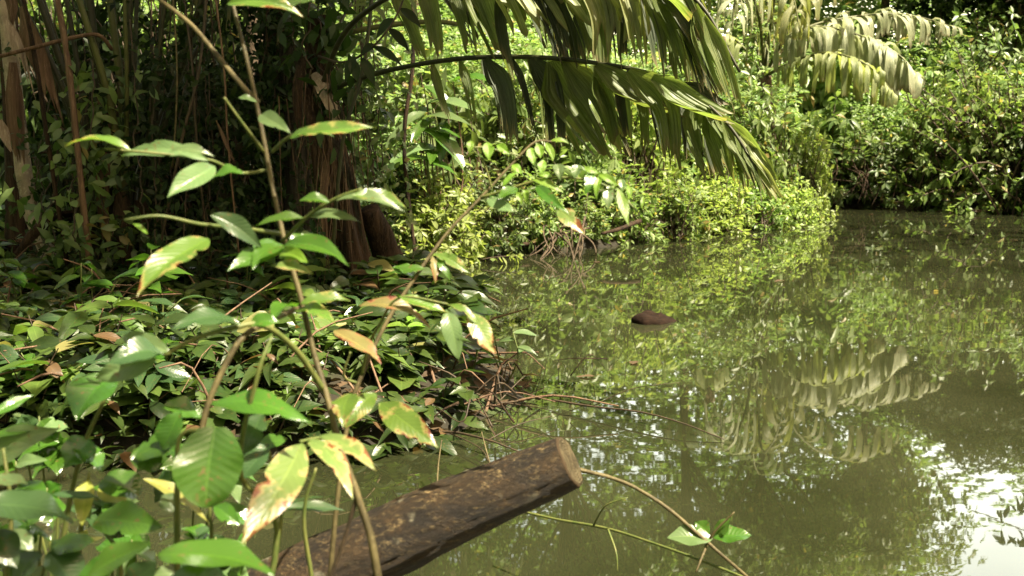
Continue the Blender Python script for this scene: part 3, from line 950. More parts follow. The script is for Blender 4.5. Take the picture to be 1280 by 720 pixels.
def hang(start, via, end, w_px, Y, mat, parent, pointed=.35, ragged=.12, tw=0.0, dy=-.05, again=False):
    """leaflet hanging through three photograph points at depth Y, its broad face turned to the open water"""
    a, b_, e = P(*start, Y), P(*via, Y + dy), P(*end, Y + dy * 1.5)
    cc = spline([a, b_, e], 13)
    t = norm(np.gradient(cc, axis=0))
    W = w_px / FPX * Y * 1.12
    ragged *= 1.6
    cols = 11
    colf = 1 - ragged * rng.uniform(0, 1, cols)
    vs, uvs = [], []
    bow = rng.uniform(.25, .4)
    for k in range(13):
        u = k / 12
        w = W * min(1, .25 + u * 2.6) * (1 - pointed * max(0, u - .3) / .7)
        view = norm(cc[k] - np.array([0, 0, CAM_H]))
        wa = norm(np.cross(t[k], view))
        nn = np.cross(wa, t[k])
        ang = tw * (.5 + u)
        wa, nn = wa * math.cos(ang) + nn * math.sin(ang), nn * math.cos(ang) - wa * math.sin(ang)
        for q in range(cols):
            x = q / (cols - 1) - .5
            f = u * colf[q] * 12
            i0 = min(int(f), 11)
            bb = cc[i0] * (1 - f + i0) + cc[i0 + 1] * (f - i0)
            vs.append(bb + wa * x * w + nn * (bow * w * (1 - 4 * x * x) + (.035 if q % 2 else -.035) * w))
            uvs.append((u, q / (cols - 1)))
    i = np.arange(12)[:, None] * cols + np.arange(cols - 1)[None]
    keep = np.ones((12, cols - 1), bool)
    for _ in range(rng.integers(0, 3) if w_px < 20 else rng.integers(1, 4)):      # splits that run up from the tip
        keep[rng.integers(5, 10):, rng.integers(1, cols - 2)] = False
    i = i[keep]
    m_ = MB()
    m_.add(vs, [np.stack([i, i + cols, i + cols + 1, i + 1], -1).reshape(-1, 4)], uvs)
    part('leaflet', m_, M[mat], parent)
    if w_px > 19 and Y > 0 and not again and LEAFLETS[0] < 40:      # a second layer behind, slightly askew
        LEAFLETS[0] += 1
        o = rng.uniform(-16, 16)
        hang((start[0] + o * .4, start[1]), (via[0] + o, via[1] - 4), (end[0] + o * 1.5, end[1] - rng.uniform(-14, 26)), w_px * rng.uniform(.6, .9), Y + rng.uniform(.12, .35), ('palm_leaf', 'palm_dark', 'palm_leaf')[LEAFLETS[0] % 3], parent, pointed, ragged, rng.uniform(-.4, .6), dy, True)


for s, v, e, w, Y, mm, tw in (
        ((606, 73), (630, 115), (640, 185), 26, 5.2, 'palm_dark', .3), ((664, 72), (690, 115), (699, 200), 28, 5.0, 'palm_dark', .2),
        ((690, 74), (722, 125), (765, 190), 62, 4.95, 'palm_leaf', .1), ((705, 76), (745, 130), (772, 200), 34, 4.9, 'palm_leaf', -.3),
        ((748, 80), (768, 130), (778, 188), 40, 4.85, 'palm_leaf', .3), ((798, 92), (803, 130), (806, 190), 16, 4.75, 'palm_leaf', .2),
        ((640, 72), (655, 110), (671, 180), 9, 5.15, 'palm_dark', .4), ((676, 74), (681, 115), (683, 170), 8, 5.1, 'palm_dark', .4),
        ((575, 75), (585, 110), (594, 160), 12, 5.5, 'palm_leaf', .3), ((540, 78), (548, 110), (560, 150), 11, 5.7, 'palm_leaf', .3),
        ((840, 100), (838, 150), (845, 215), 22, 4.7, 'palm_leaf', .4), ((868, 120), (872, 170), (892, 225), 30, 4.65, 'palm_leaf', .2),
        ((885, 135), (900, 180), (915, 235), 30, 4.6, 'palm_leaf', -.3), ((905, 150), (930, 190), (948, 232), 26, 4.5, 'palm_leaf', .3),
        ((920, 165), (945, 205), (966, 252), 20, 4.45, 'palm_leaf', .1), ((935, 180), (958, 210), (974, 240), 16, 4.4, 'palm_leaf', .4),
        ((815, 97), (822, 150), (832, 200), 14, 4.80, 'palm_dark', 0.4),
        ((860, 112), (868, 170), (876, 214), 14, 4.70, 'palm_leaf', 0.5),
        ((878, 126), (905, 165), (925, 208), 16, 4.60, 'palm_leaf', 0.2),
        ((890, 138), (918, 178), (938, 226), 14, 4.55, 'palm_leaf', 0.6),
        ((912, 158), (925, 195), (932, 236), 14, 4.55, 'palm_leaf', 0.2),
        ((925, 170), (950, 200), (972, 232), 12, 4.42, 'palm_olive', 0.3),
        ((930, 176), (940, 212), (952, 246), 12, 4.45, 'palm_leaf', 0.5),
        ((945, 200), (962, 228), (976, 250), 12, 4.38, 'palm_olive', 0.2),
        ((770, 85), (776, 130), (784, 176), 12, 4.85, 'palm_dark', 0.4),
        ((895, 140), (890, 180), (900, 222), 20, 4.7, 'palm_dark', .3), ((855, 110), (858, 150), (862, 205), 18, 4.75, 'palm_dark', .5)):
    hang(s, v, e, w, Y, mm, fr, tw=tw)
# the folded broad leaflets along the outer part of this rachis
for s, v, e, w, Y, mm, tw in (
        ((745, 82), (800, 118), (862, 140), 34, 4.7, 'palm_leaf', .9), ((785, 88), (830, 130), (842, 205), 36, 4.55, 'palm_leaf', .35),
        ((815, 96), (865, 125), (925, 150), 32, 4.5, 'palm_leaf', .8), ((850, 105), (880, 120), (912, 135), 26, 4.6, 'palm_dark', .8)):
    hang(s, v, e, w, Y, mm, fr, tw=tw)
# upper frond, its rachis just above the frame: the silvery ragged leaflets that come down from the top edge
pts = [crown, P(440, 30, 6.0), P(560, -40, 5.3), P(680, -62, 4.8), P(790, -40, 4.5), P(870, 0, 4.4), P(925, 90, 4.3)]
c = spline(pts, 60)
mb = MB()
mb.tube(c, np.linspace(.018, .006, 60), 8)
fr2 = part('frond', mb, M['petiole'], palm)
for s, v, e, w, Y, mm, tw in (
        ((490, -20), (510, 25), (532, 80), 20, 5.7, 'palm_leaf', .4), ((525, -30), (540, 20), (548, 75), 22, 5.5, 'palm_leaf', .2), ((545, -40), (575, 10), (612, 75), 24, 5.4, 'palm_dark', .3),
        ((560, -42), (580, 20), (590, 70), 22, 5.3, 'palm_leaf', .1), ((585, -45), (608, 15), (632, 78), 40, 5.2, 'palm_leaf', .1), ((560, -40), (615, 30), (650, 118), 14, 5.35, 'palm_leaf', .7),
        ((615, -55), (650, 0), (672, 58), 48, 5.0, 'palm_olive', 0), ((640, -58), (680, -5), (712, 46), 54, 4.9, 'palm_olive', .1), ((655, -60), (690, 20), (712, 84), 26, 4.95, 'palm_dark', .3),
        ((670, -60), (715, 15), (728, 90), 24, 4.9, 'palm_dark', -.2), ((690, -60), (735, -15), (760, 30), 58, 4.75, 'palm_olive', .05), ((705, -58), (738, 30), (748, 82), 40, 4.8, 'palm_leaf', .3),
        ((730, -55), (760, 10), (762, 72), 44, 4.65, 'palm_olive', .1), ((755, -50), (785, 10), (788, 60), 30, 4.6, 'palm_olive', -.2), ((760, -50), (772, 20), (778, 90), 22, 4.7, 'palm_dark', .3),
        ((780, -42), (796, 20), (806, 92), 30, 4.55, 'palm_olive', .2), ((790, -40), (815, 30), (826, 95), 30, 4.6, 'palm_dark', .2), ((800, -35), (830, 30), (838, 100), 26, 4.5, 'palm_leaf', .3),
        ((815, -30), (845, 40), (865, 105), 26, 4.45, 'palm_leaf', .1), ((825, -25), (850, 5), (876, 55), 30, 4.4, 'palm_dark', -.2), ((840, -18), (868, 50), (888, 100), 24, 4.4, 'palm_leaf', .4),
        ((855, -8), (870, 60), (885, 120), 26, 4.4, 'palm_dark', .3), ((868, 5), (885, 70), (912, 130), 24, 4.35, 'palm_leaf', .2), ((880, 20), (905, 80), (925, 150), 20, 4.3, 'palm_leaf', .3),
        ((800, -36), (845, -15), (872, 22), 40, 4.35, 'palm_leaf', .9), ((640, -58), (625, 20), (640, 100), 16, 5.1, 'palm_dark', .3), ((715, -58), (712, 30), (722, 110), 26, 5.0, 'palm_dark', .3)):
    hang(s, v, e, w, Y, mm, fr2, pointed=.15 if mm == 'palm_olive' else .35, ragged=.26 if mm == 'palm_olive' else .14, tw=tw)
# two more fronds of the same crown, leaning back over the bank
frond(palm, [crown, P(380, 20, 6.8), P(330, -60, 7.2), P(250, -70, 7.5), P(190, -20, 7.6)], 9, lambda v: .75 * bell(v), lambda v: .075, 'palm_dark', rng)
frond(palm, [crown, P(430, 20, 6.9), P(490, -50, 7.5), P(570, -60, 8.2), P(640, 0, 8.8)], 10, lambda v: .8 * bell(v), lambda v: .08, 'palm_leaf', rng)

# other trunks round the inlet
mb = MB()
f2 = P(338, 318, 7.3)
ridged_trunk(mb, [(f2.x, f2.y, hz(f2.x, f2.y) - .1), P(337, 250, 7.3), P(340, 120, 7.35), P(354, -260, 7.4)], [.10, .085, .075, .07], 13, 24, flare=.3)
single('slender_tree', mb, M['bark_red'], 'slender reddish trunk behind the sapling, beside the fibrous palm trunk', 'tree trunk')
mb = MB()
f3 = P(372, 330, 7.0)
ridged_trunk(mb, [(f3.x, f3.y, hz(f3.x, f3.y) - .1), P(372, 230, 7.0), P(366, 100, 7.0), P(362, 55, 7.0)], [.095, .09, .095, .06], 17, 30, flare=.3)
single('broken_tree', mb, M['bark_grey'], 'dark broken-topped trunk standing just behind the fibrous palm trunk', 'tree trunk')
mb = MB()
f4 = P(492, 352, 6.9)
mb.tube(spline([(f4.x + .06, f4.y, hz(f4.x, f4.y) - .2), P(486, 330, 6.9), P(476, 300, 6.85), P(462, 262, 6.75)], 18), np.linspace(.12, .07, 18), 16, rough=.2, seed=5)
single('leaning_stump', mb, M['bark_red'], 'leaning rotten stump at the foot of the fibrous palm trunk', 'stump')
mb = MB()
a = P(70, 346, 7.2)
mb.tube(spline([(a.x + .05, a.y, hz(a.x, a.y) - .1), P(62, 320, 7.2), P(45, 280, 7.25), P(34, 240, 7.3), P(22, 150, 7.4), P(8, 20, 7.5), P(-4, -60, 7.6), P(-20, -260, 7.8)], 24), np.linspace(.062, .05, 24), 12, rough=.12, seed=8)
single('leaning_tree', mb, M['trunk_pale'], 'pale mottled slender trunk leaning beside the brown hanging sheaths', 'tree trunk')
mb = MB()
a = P(22, 330, 7.8)
ridged_trunk(mb, [(a.x, a.y, hz(a.x, a.y) - .1), P(20, 250, 7.8), P(16, 150, 7.8), P(8, 20, 7.85), P(2, -60, 7.9), P(-4, -260, 7.9)], [.085, .075, .07, .07], 23, 20)
single('dark_tree', mb, M['bark_red'], 'dark thin trunk at the edge of the clump behind the leaning pale trunk', 'tree trunk')

# clump palm: stalks fanning up from one foot
rng = np.random.default_rng(21)
foot = P(150, 338, 7.0)
foot = Vector((foot.x, foot.y, hz(foot.x, foot.y)))
clump = thing('clump_palm', 'clump of tall olive-green palm stalks fanning up from one foot, with brown sheaths', 'palm tree', foot)
for (bx, tx, Yt, r, bend, mm) in ((128, 38, 6.8, .020, 14, 'petiole'), (134, 62, 6.9, .022, 10, 'petiole'), (140, 78, 7.1, .018, 8, 'petiole'), (142, 92, 6.7, .016, 6, 'petiole'),
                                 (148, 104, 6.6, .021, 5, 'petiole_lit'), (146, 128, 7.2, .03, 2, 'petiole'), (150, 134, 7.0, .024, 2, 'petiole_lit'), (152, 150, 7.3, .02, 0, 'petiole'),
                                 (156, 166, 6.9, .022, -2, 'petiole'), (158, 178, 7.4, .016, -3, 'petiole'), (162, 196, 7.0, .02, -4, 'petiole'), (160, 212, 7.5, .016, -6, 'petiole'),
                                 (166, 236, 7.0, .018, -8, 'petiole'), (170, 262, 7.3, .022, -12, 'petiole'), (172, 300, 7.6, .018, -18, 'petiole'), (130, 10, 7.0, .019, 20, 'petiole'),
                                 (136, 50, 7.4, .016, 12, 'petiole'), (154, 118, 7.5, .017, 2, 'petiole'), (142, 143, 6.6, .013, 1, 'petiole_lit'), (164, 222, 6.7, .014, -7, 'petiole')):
    mb = MB()
    b0 = P(bx + rng.uniform(-22, 22), 345, 7.0 + rng.uniform(-.3, .3))
    bend += rng.uniform(-16, 16)
    tx += rng.uniform(-16, 16)
    mb.tube(spline([(b0.x, b0.y, hz(b0.x, b0.y) - .06), P(bx + (tx - bx) * .25 + bend, 250, 7.0 + (Yt - 7) * .3), P(bx + (tx - bx) * .62 + bend * .9, 120, 7.0 + (Yt - 7) * .7),
                    P(tx, 0, Yt), P(tx + (tx - bx) * .45 - bend, -140, Yt)], 22), np.linspace(r * 1.5, r * .8, 22), 8)
    part('petiole', mb, M[mm], clump)
for (p_, w, Y, mm) in ((((28, 8), (48, 80), (78, 172)), 26, 6.7, 'sheath'), (((4, 20), (22, 60), (42, 128)), 14, 6.6, 'sheath_pale'), (((16, 78), (20, 160), (30, 232)), 20, 7.3, 'sheath'),
                       (((130, 190), (128, 260), (132, 330)), 16, 6.8, 'sheath'), (((122, 120), (136, 160), (142, 200)), 12, 6.8, 'sheath'), (((0, 150), (10, 180), (18, 196)), 12, 6.7, 'sheath_pale'),
                       (((128, 190), (138, 215), (150, 240)), 9, 6.7, 'sheath'), (((100, 250), (112, 290), (124, 330)), 22, 6.9, 'bark_red'), (((175, 250), (178, 290), (182, 335)), 24, 6.9, 'bark_red'),
                       (((150, 240), (156, 290), (160, 338)), 26, 6.75, 'bark_red'), (((270, 150), (285, 185), (300, 215)), 5, 6.6, 'sheath'), (((8, -30), (14, 10), (12, 50)), 16, 6.9, 'sheath')):
    mb = MB()
    strip(mb, [P(*q, Y) for q in p_], w / FPX * Y, rng)
    part('dead_sheath', mb, M[mm], clump)
mb = MB()
strip(mb, [P(20, 318, 6.6), P(48, 286, 6.6), P(88, 262, 6.65), P(118, 282, 6.8)], .075, rng, curl=.4)
strip(mb, [P(30, 308, 6.7), P(60, 278, 6.7), P(95, 268, 6.7), P(120, 300, 6.8)], .05, rng, curl=.4)
part('fallen_frond', mb, M['bark_red'], clump, 'dead brown frond arching down from the clump')
mb = MB()
mb.tube(spline([P(-30, 78, 6.5), P(40, 60, 6.5), P(95, 46, 6.55), P(124, 44, 6.6), P(140, 62, 6.7)], 16), .013, 7)
part('dead_petiole', mb, M['sheath'], clump, 'bent reddish dead stalk lying across the others')
bigl = lambda v: .9 * bell(v)
for (tx, Yt, ex, ez, ey) in ((38, 6.8, -200, -120, 6.2), (104, 6.6, -20, -330, 5.8), (196, 7.0, 300, -300, 6.4), (262, 7.3, 420, -200, 6.9), (150, 7.3, 160, -330, 8.6), (10, 7.0, -220, -60, 7.6)):
    frond(clump, [P(tx, -100, Yt), P(tx * .6 + ex * .4, -240, Yt * .7 + ey * .3), P(ex, ez, ey)], 9, lambda v: .55 * bell(v), lambda v: .06, 'palm_dark', rng, each=False, start=.45)

# far palm: long pale fronds over the shrubs of the far shore
rng = np.random.default_rng(8)
fp = P(958, 250, 18.2)
fp = Vector((fp.x, fp.y, hz(fp.x, fp.y) - .1))
far = thing('far_palm', 'far palm with long arching fronds coloured pale for the sun, above the shrubs', 'palm tree', fp)
mb = MB()
cr = P(955, 96, 18.0)
mb.tube(spline([fp, (fp + cr) / 2 + Vector((.08, 0, 0)), cr], 12), np.linspace(.16, .12, 12), 14, rough=.15, seed=3)
part('trunk', mb, M['bark'], far)
fb = lambda v: .92 * bell(v)
for pts, n, Ls, W, mm, dr, sd, ls in (
        ([cr, P(985, 46, 17.6), P(1030, 34, 17.2), P(1085, 48, 16.9), P(1125, 70, 16.7), P(1150, 100, 16.6)], 32, lambda v: 1.12 * bell(v), .14, 'palm_sunlit', 1.0, (1, -1), .12),
        ([cr, P(990, 78, 17.4), P(1035, 66, 16.8), P(1085, 82, 16.4), P(1118, 118, 16.2)], 28, lambda v: .85 * bell(v), .10, 'palm_olive', 1.0, (1, -1), .12),
        ([cr, P(1000, 40, 18.4), P(1060, 22, 18.6), P(1130, 18, 18.8), P(1200, 36, 19.0)], 30, lambda v: .85 * bell(v), .10, 'palm_sunlit', .9, (1, -1), .15),
        ([cr, P(950, 30, 17.6), P(935, -20, 17.1), P(922, -20, 16.6), P(915, 40, 16.3)], 16, lambda v: 1.1 * bell(v), .09, 'palm_sunlit', 1.0, (1, -1), .2),
        ([cr, P(965, 20, 17.6), P(975, -30, 17.2), P(990, -10, 16.9), P(1000, 40, 16.7)], 16, lambda v: 1.05 * bell(v), .10, 'palm_olive', 1.0, (1, -1), .2),
        ([cr, P(930, 60, 18.2), P(900, 40, 18.2), P(872, 70, 18.2)], 9, lambda v: .7 * bell(v), .12, 'palm_olive', 1.0, (1, -1), .2),
        ([cr, P(960, 0, 18.6), P(970, -80, 19.2), P(1000, -90, 19.8)], 11, fb, .12, 'palm_leaf', .9, (1, -1), .2),
        ([cr, P(930, 10, 18.8), P(890, -50, 19.3), P(840, -40, 19.6)], 11, fb, .12, 'palm_leaf', .9, (1, -1), .2),
        ([cr, P(1020, -20, 18.4), P(1090, -60, 18.8), P(1160, -40, 19.2)], 12, fb, .12, 'palm_olive', .9, (1, -1), .2)):
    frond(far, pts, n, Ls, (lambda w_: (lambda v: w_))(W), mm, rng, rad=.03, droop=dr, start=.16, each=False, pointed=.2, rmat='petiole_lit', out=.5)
for a, b_, e in (((905, 45), (900, 60), (893, 72)), ((898, 42), (900, 58), (900, 72))):
    mb = MB()
    strip(mb, [P(*a, 16.6), P(*b_, 16.5), P(*e, 16.5)], .12, rng)
    part('dead_sheath', mb, M['sheath'], far)

# broad-leaved plant on the middle bank
rng = np.random.default_rng(15)
b0 = P(560, 262, 11.2)
b0 = Vector((b0.x, b0.y, hz(b0.x, b0.y)))
bl = thing('broad_leaf_plant', 'broad-leaved plant with long glossy drooping leaves and reddish stems above the inlet', 'plant', b0)
T_LONG = grid_leaf(lambda u: max(.02, math.sin(math.pi * u ** .8) ** .6), 8, .3, .5, .05)
for k in range(15):
    t_ = P(535 + rng.uniform(-30, 35), 135 + rng.uniform(-35, 70), 11.0 + rng.uniform(-.25, .25))
    mb = MB()
    mb.tube(spline([b0 + Vector(rng.normal(size=3) * .05), (b0 + t_) / 2 + Vector(rng.normal(size=3) * .08), t_], 10), np.linspace(.016, .006, 10), 6)
    part('stem', mb, M['sheath'] if k % 2 else M['stem_green'], bl)
    mb = MB()
    a = rng.uniform(-.6, 2.6)
    mb.leaves(T_LONG, [t_], [(math.cos(a) * .9, -.5, rng.uniform(-.5, .3))], [(.1, -.4, 1)], rng.uniform(.42, .6), rng.uniform(.13, .2))
    part('leaf', mb, M['leaf_fresh' if k % 3 else 'leaf_pale'], bl)

# thin dark twig in front of the trunks, leaves coloured black as silhouettes, and a bare bent stalk
mb = MB()
tw_ = thing('dark_twig', 'thin twig with hanging leaves coloured dark as silhouettes between trunk and palm frond', 'branch', P(398, 70, 6.3))
mb.tube(spline([P(398, 70, 6.3), P(425, 78, 5.9), P(450, 70, 5.7), P(478, 46, 5.6), P(500, 10, 5.6), P(520, -50, 5.7)], 20), np.linspace(.008, .004, 20), 6)
part('stem', mb, M['stem_dark'], tw_)
for (x, y, ex, ey) in ((452, 72, 468, 100), (466, 58, 500, 72), (470, 55, 452, 62), (485, 35, 510, 55), (444, 70, 430, 95), (492, 22, 470, 40), (500, 10, 525, 26), (440, 74, 446, 96)):
    a, e = np.array(P(x, y, 5.65)), np.array(P(ex, ey, 5.6))
    mb = MB()
    mb.leaves(T_GROUND, [a], [e - a], [(0, -.5, .6)], np.linalg.norm(e - a) * 1.1, .065)
    part('leaf', mb, M['leaf_deep'], tw_)
mb = MB()
mb.tube(spline([P(385, 60, 6.6), P(440, 40, 6.6), P(490, 31, 6.6), P(540, 27, 6.6), P(575, 30, 6.6)], 16), np.linspace(.02, .014, 16), 7)
single('bare_stalk', mb, M['petiole_lit'], 'bare pale stalk sticking out from the trunk near the top edge', 'branch')

# root tangle and roots along the middle bank
rng = np.random.default_rng(44)
rc = P(700, 306, 12.0)
rt = thing('root_tangle', 'tangle of pale brown roots reaching from the bank into the water', 'roots', (rc.x, rc.y, 0))
for k in range(20):
    a = P(702 + rng.normal() * 20, 284 + rng.normal() * 9, 12.15)
    e = P(700 + rng.normal() * 34, 320 + rng.normal() * 5, 11.5 + rng.normal() * .15)
    e.z = -.05
    mid = (a + e) / 2 + Vector((rng.normal() * .08, -.08, rng.normal() * .05))
    mb = MB()
    mb.tube(spline([a, mid, e], 12), np.linspace(.016, .006, 12) * rng.uniform(.35, 1.1), 6, rough=.2, seed=k)
    part('root', mb, M['root'], rt)
for k, (a, e, lab) in enumerate(((((575, 300), (640, 306)), (690, 300), 'thick brown root lying along the mid bank beside the root tangle'), (((752, 292), (775, 286)), (800, 276), 'short brown root or branch on the bank past the root tangle'))):
    mb = MB()
    mb.tube(spline([P(*a[0], 11.6), P(*a[1], 11.75), P(*e, 12.3)], 14), np.linspace(.018, .03, 14), 9, rough=.2, seed=60 + k)
    single('bank_root', mb, M['bark_red'], lab, 'root')

# half-sunk stump end floating in the pond
g = G(817, 402)
st = thing('floating_stump', 'dark rounded stump end poking out of the still pond', 'stump', (g.x, g.y, 0))
mb = MB()
ax = Vector((1, .2, -.10)).normalized()
pts_ = [Vector((g.x, g.y, .0)) + ax * q for q in np.linspace(-.165, .19, 18)]
prof = [.03, .06, .078, .088, .095, .10, .102, .102, .10, .097, .092, .086, .078, .069, .059, .047, .032, .012]
mb.tube(pts_, prof, 28, rough=.5, seed=7, squash=.72)
part('bark', mb, M['husk'], st)

creeper_extra = [('leafy creeper hanging over the top of the fibrous palm trunk', [(425, 150, 6.3), (408, 90, 6.35), (400, 20, 6.4), (398, -40, 6.4)], 60, .10, 'leaf_dark', 8),
                 ('large-leaved creeper in the gap beside the brown hanging sheaths', [(110, 330, 6.5), (105, 260, 6.6), (112, 180, 6.7), (120, 90, 6.8)], 110, .16, 'leaf_mid', 9)]
# exposed brown roots in the dark recess behind the point
rc = P(1068, 236, 20.4)
rt = thing('root_tangle', 'brown roots hanging over the dark undercut bank in the recess behind the point', 'roots', (rc.x, rc.y, 0))
for k in range(14):
    a = P(1062 + rng.normal() * 24, 206 + rng.normal() * 6, 20.5)
    e = P(1080 + rng.normal() * 30, 252 + rng.normal() * 7, 19.9)
    mb = MB()
    mb.tube(spline([a, (a + e) / 2 + Vector((rng.normal() * .12, -.15, .12)), e], 10), np.linspace(.016, .006, 10), 5, rough=.2, seed=k)
    part('root', mb, M['bark_red'], rt)


# creepers and hanging stems that wrap the shaded trunks and stalks
def creeper(label, pts, k, spread, mat, L=.075, seed=1, name='creeper'):
    r = np.random.default_rng(seed)
    c = spline([P(*q) for q in pts], 30)
    t = thing(name, label, 'creeper', tuple(c[0]))
    mb = MB()
    for q in range(5):
        o = r.normal(size=3) * spread * .5
        w = np.cumsum(r.normal(size=(30, 3)) * .012, 0)
        mb.tube(c + o + w, .005, 5)
    part('stem', mb, M['stem_dark'], t)
    i = r.integers(0, 30, k)
    p = c[i] + r.normal(size=(k, 3)) * spread
    mb = MB()
    d = r.normal(size=(k * 4, 3)) + np.array([0, -.2, -.45])
    mb.leaves(T_LEAF, np.repeat(p, 4, 0) + r.normal(size=(k * 4, 3)) * .05, d, r.normal(size=(k * 4, 3)) * .5 + np.array([.2, -.4, .8]), L * r.uniform(.6, 1.3, k * 4), L * .48)
    part('foliage', mb, M[mat], t)


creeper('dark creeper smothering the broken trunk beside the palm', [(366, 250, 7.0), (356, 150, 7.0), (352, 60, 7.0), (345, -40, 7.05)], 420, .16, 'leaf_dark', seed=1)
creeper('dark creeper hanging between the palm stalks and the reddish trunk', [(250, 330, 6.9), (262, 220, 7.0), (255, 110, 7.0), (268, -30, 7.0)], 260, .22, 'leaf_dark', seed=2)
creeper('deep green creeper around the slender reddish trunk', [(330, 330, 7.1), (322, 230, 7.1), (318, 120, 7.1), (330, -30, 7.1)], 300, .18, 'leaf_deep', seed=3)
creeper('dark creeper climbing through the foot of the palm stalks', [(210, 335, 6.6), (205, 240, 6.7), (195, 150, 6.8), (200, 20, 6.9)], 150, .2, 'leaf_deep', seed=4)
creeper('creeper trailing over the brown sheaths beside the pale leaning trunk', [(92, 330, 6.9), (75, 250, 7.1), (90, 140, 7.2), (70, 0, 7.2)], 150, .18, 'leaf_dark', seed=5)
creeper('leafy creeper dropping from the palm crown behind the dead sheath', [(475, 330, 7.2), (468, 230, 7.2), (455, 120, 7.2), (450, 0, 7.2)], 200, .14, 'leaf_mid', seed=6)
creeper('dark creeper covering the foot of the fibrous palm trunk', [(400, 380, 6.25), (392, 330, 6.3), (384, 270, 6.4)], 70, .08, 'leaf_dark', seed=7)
for lab, pts, k, spr, mm, sd in creeper_extra:
    creeper(lab, pts, k, spr, mm, L=.12, seed=sd)
for k, (x0, x1, x2, Y, r_, mm, lab) in enumerate(((112, 96, 62, 6.45, .02, 'sheath', 'reddish-brown dry stalk leaning among the palm stalks towards the hanging sheath'), (84, 60, 18, 6.6, .014, 'bark_red', 'dark reddish stalk leaning out past the broad hanging sheath'),(196, 226, 262, 6.6, .010, 'stem_dark', 'dark slanting stem crossing behind the sapling fork'), (262, 246, 222, 6.7, .008, 'stem_dark', 'dark thin stem leaning from the top edge towards the palm stalks'),
                                            (215, 218, 212, 6.5, .006, 'stem', 'thin dry hanging stem in front of the dark creepers'), (300, 285, 262, 6.5, .007, 'sheath', 'thin reddish dry stem beside the slender reddish trunk'),
                                            (415, 428, 470, 6.2, .012, 'petiole', 'green stem slanting across the top of the fibrous palm trunk'), (520, 505, 515, 9.0, .02, 'bark_red', 'thin reddish stem behind the broad-leaved plant'))):
    mb = MB()
    q = P(x0, 330 if k != 4 else 210, Y)
    mb.tube(spline([q, P(x1, 180, Y - .1), P((x1 + x2) / 2 + 6, 80, Y - .1), P(x2, -60, Y)], 22), r_, 6, rough=.2, seed=k)
    single('liana', mb, M[mm], lab, 'liana')
# ------------------------------------------------------------------ low plants of the shaded bank
rng = np.random.default_rng(101)


def carpet(k, x0, x1, y0, y1, dmin, dens=.0):
    x, y = rng.uniform(x0, x1, k), rng.uniform(y0, y1, k)
    d = shore_dist(x, y)
    keep = (d > dmin) & (vnoise(np.stack([x * 1.6, y * 1.6, x * 0], -1), 31) > dens - .75)
    x, y = x[keep], y[keep]
    return np.stack([x, y, height(x, y)], -1)


def herbs(mb, stems, p, hmin, hmax, per, L, W, tmpl, lean=.35):
    for q in p:
        big = .5 + .5 * float(vnoise(np.array([q * .9]), 41)[0]) + rng.uniform(-.2, .2)
        h = rng.uniform(hmin, hmax) * (.6 + .8 * big)
        top = q + np.array([rng.normal() * lean * h, rng.normal() * lean * h - .05 * h, h])
        c = spline([q - np.array([0, 0, .03]), (q + top) / 2 + rng.normal(size=3) * .03, top], 6)
        stems.tube(c, np.linspace(.005, .0025, 6), 4, cap=False)
        n = rng.integers(per - 2, per + 3)
        u = rng.uniform(.3, 1, n) ** .7
        idx = np.minimum((u * 5).astype(int), 4)
        f = (u * 5 - idx)[:, None]
        pos = c[idx] * (1 - f) + c[idx + 1] * f
        a = rng.uniform(0, 6.28) + np.arange(n) * 2.4
        d = np.stack([np.cos(a), np.sin(a), rng.uniform(-.35, .45, n)], 1)
        nn = np.stack([rng.normal(size=n) * .35, rng.normal(size=n) * .35 - .25, np.ones(n)], 1)
        s = rng.uniform(.4, 1.5, n) * (.65 + .75 * max(0, big))
        mb.leaves(tmpl, pos, d, nn, L * s, W * s * rng.uniform(.75, 1.2))


mb = MB()
T_WIDE = grid_leaf(lambda u: max(.03, math.sin(math.pi * u ** .62) ** .6), 6, .3, .3, .06)
gmats = [M['leaf_ground'], M['leaf_ground_dark'], M['leaf_ground_light'], M['leaf_blue'], M['stem_dark']]
for mi_, k, L, W, tm, hh, thr in ((0, 560, .13, .055, T_GROUND, .24, .48), (1, 560, .16, .062, T_LANCE, .28, .40), (2, 200, .12, .05, T_GROUND, .22, .5), (3, 150, .17, .075, T_GROUND, .24, .55), (0, 150, .15, .10, T_WIDE, .28, .55), (2, 90, .19, .085, T_LANCE, .36, .55)):
    for box in ((-4.2, -.25, 3.8, 7.2), (-5.5, -.3, 6.6, 9.5)):
        mb.cur = mi_
        ms = MB()
        herbs(mb, ms, carpet(k if box[3] < 8 else k // 2, *box, .04, thr), .08, hh, 8, L, W, tm)
        mb.cur = 4
        if ms.n:
            for v_, u_, f_ in zip(ms.v, ms.uv, ms.f):
                mb.add(v_, [f_ - f_.min()], u_)
e_ = carpet(1300, -4.2, -.2, 3.5, 5.6, -.12, -1)
mb.cur = 1
herbs(mb, MB(), e_[shore_dist(e_[:, 0], e_[:, 1]) < .2], .05, .2, 7, .12, .048, T_LANCE)
mb.cur = 5
for q in carpet(170, -4.2, 0, 3.8, 7.4, .0, -1):                    # dry stalks and fallen twigs among the leaves
    an, l_ = rng.uniform(0, 6.28), rng.uniform(.2, .7)
    e = q + np.array([math.cos(an) * l_, math.sin(an) * l_, rng.uniform(.0, .35)])
    mb.tube(spline([q, (q + e) / 2 + np.array([0, 0, rng.uniform(0, .15)]), e], 7), np.linspace(.006, .0025, 7) * rng.uniform(.6, 1.5), 5, cap=False)
gmats.append(M['sheath'])
gc = setting('ground_cover', mb, gmats, 'stuff')
mb, ms = MB(), MB()
herbs(mb, ms, carpet(260, -6, 7, 9.6, 17.5, .02), .15, .5, 8, .17, .07, T_LEAF)
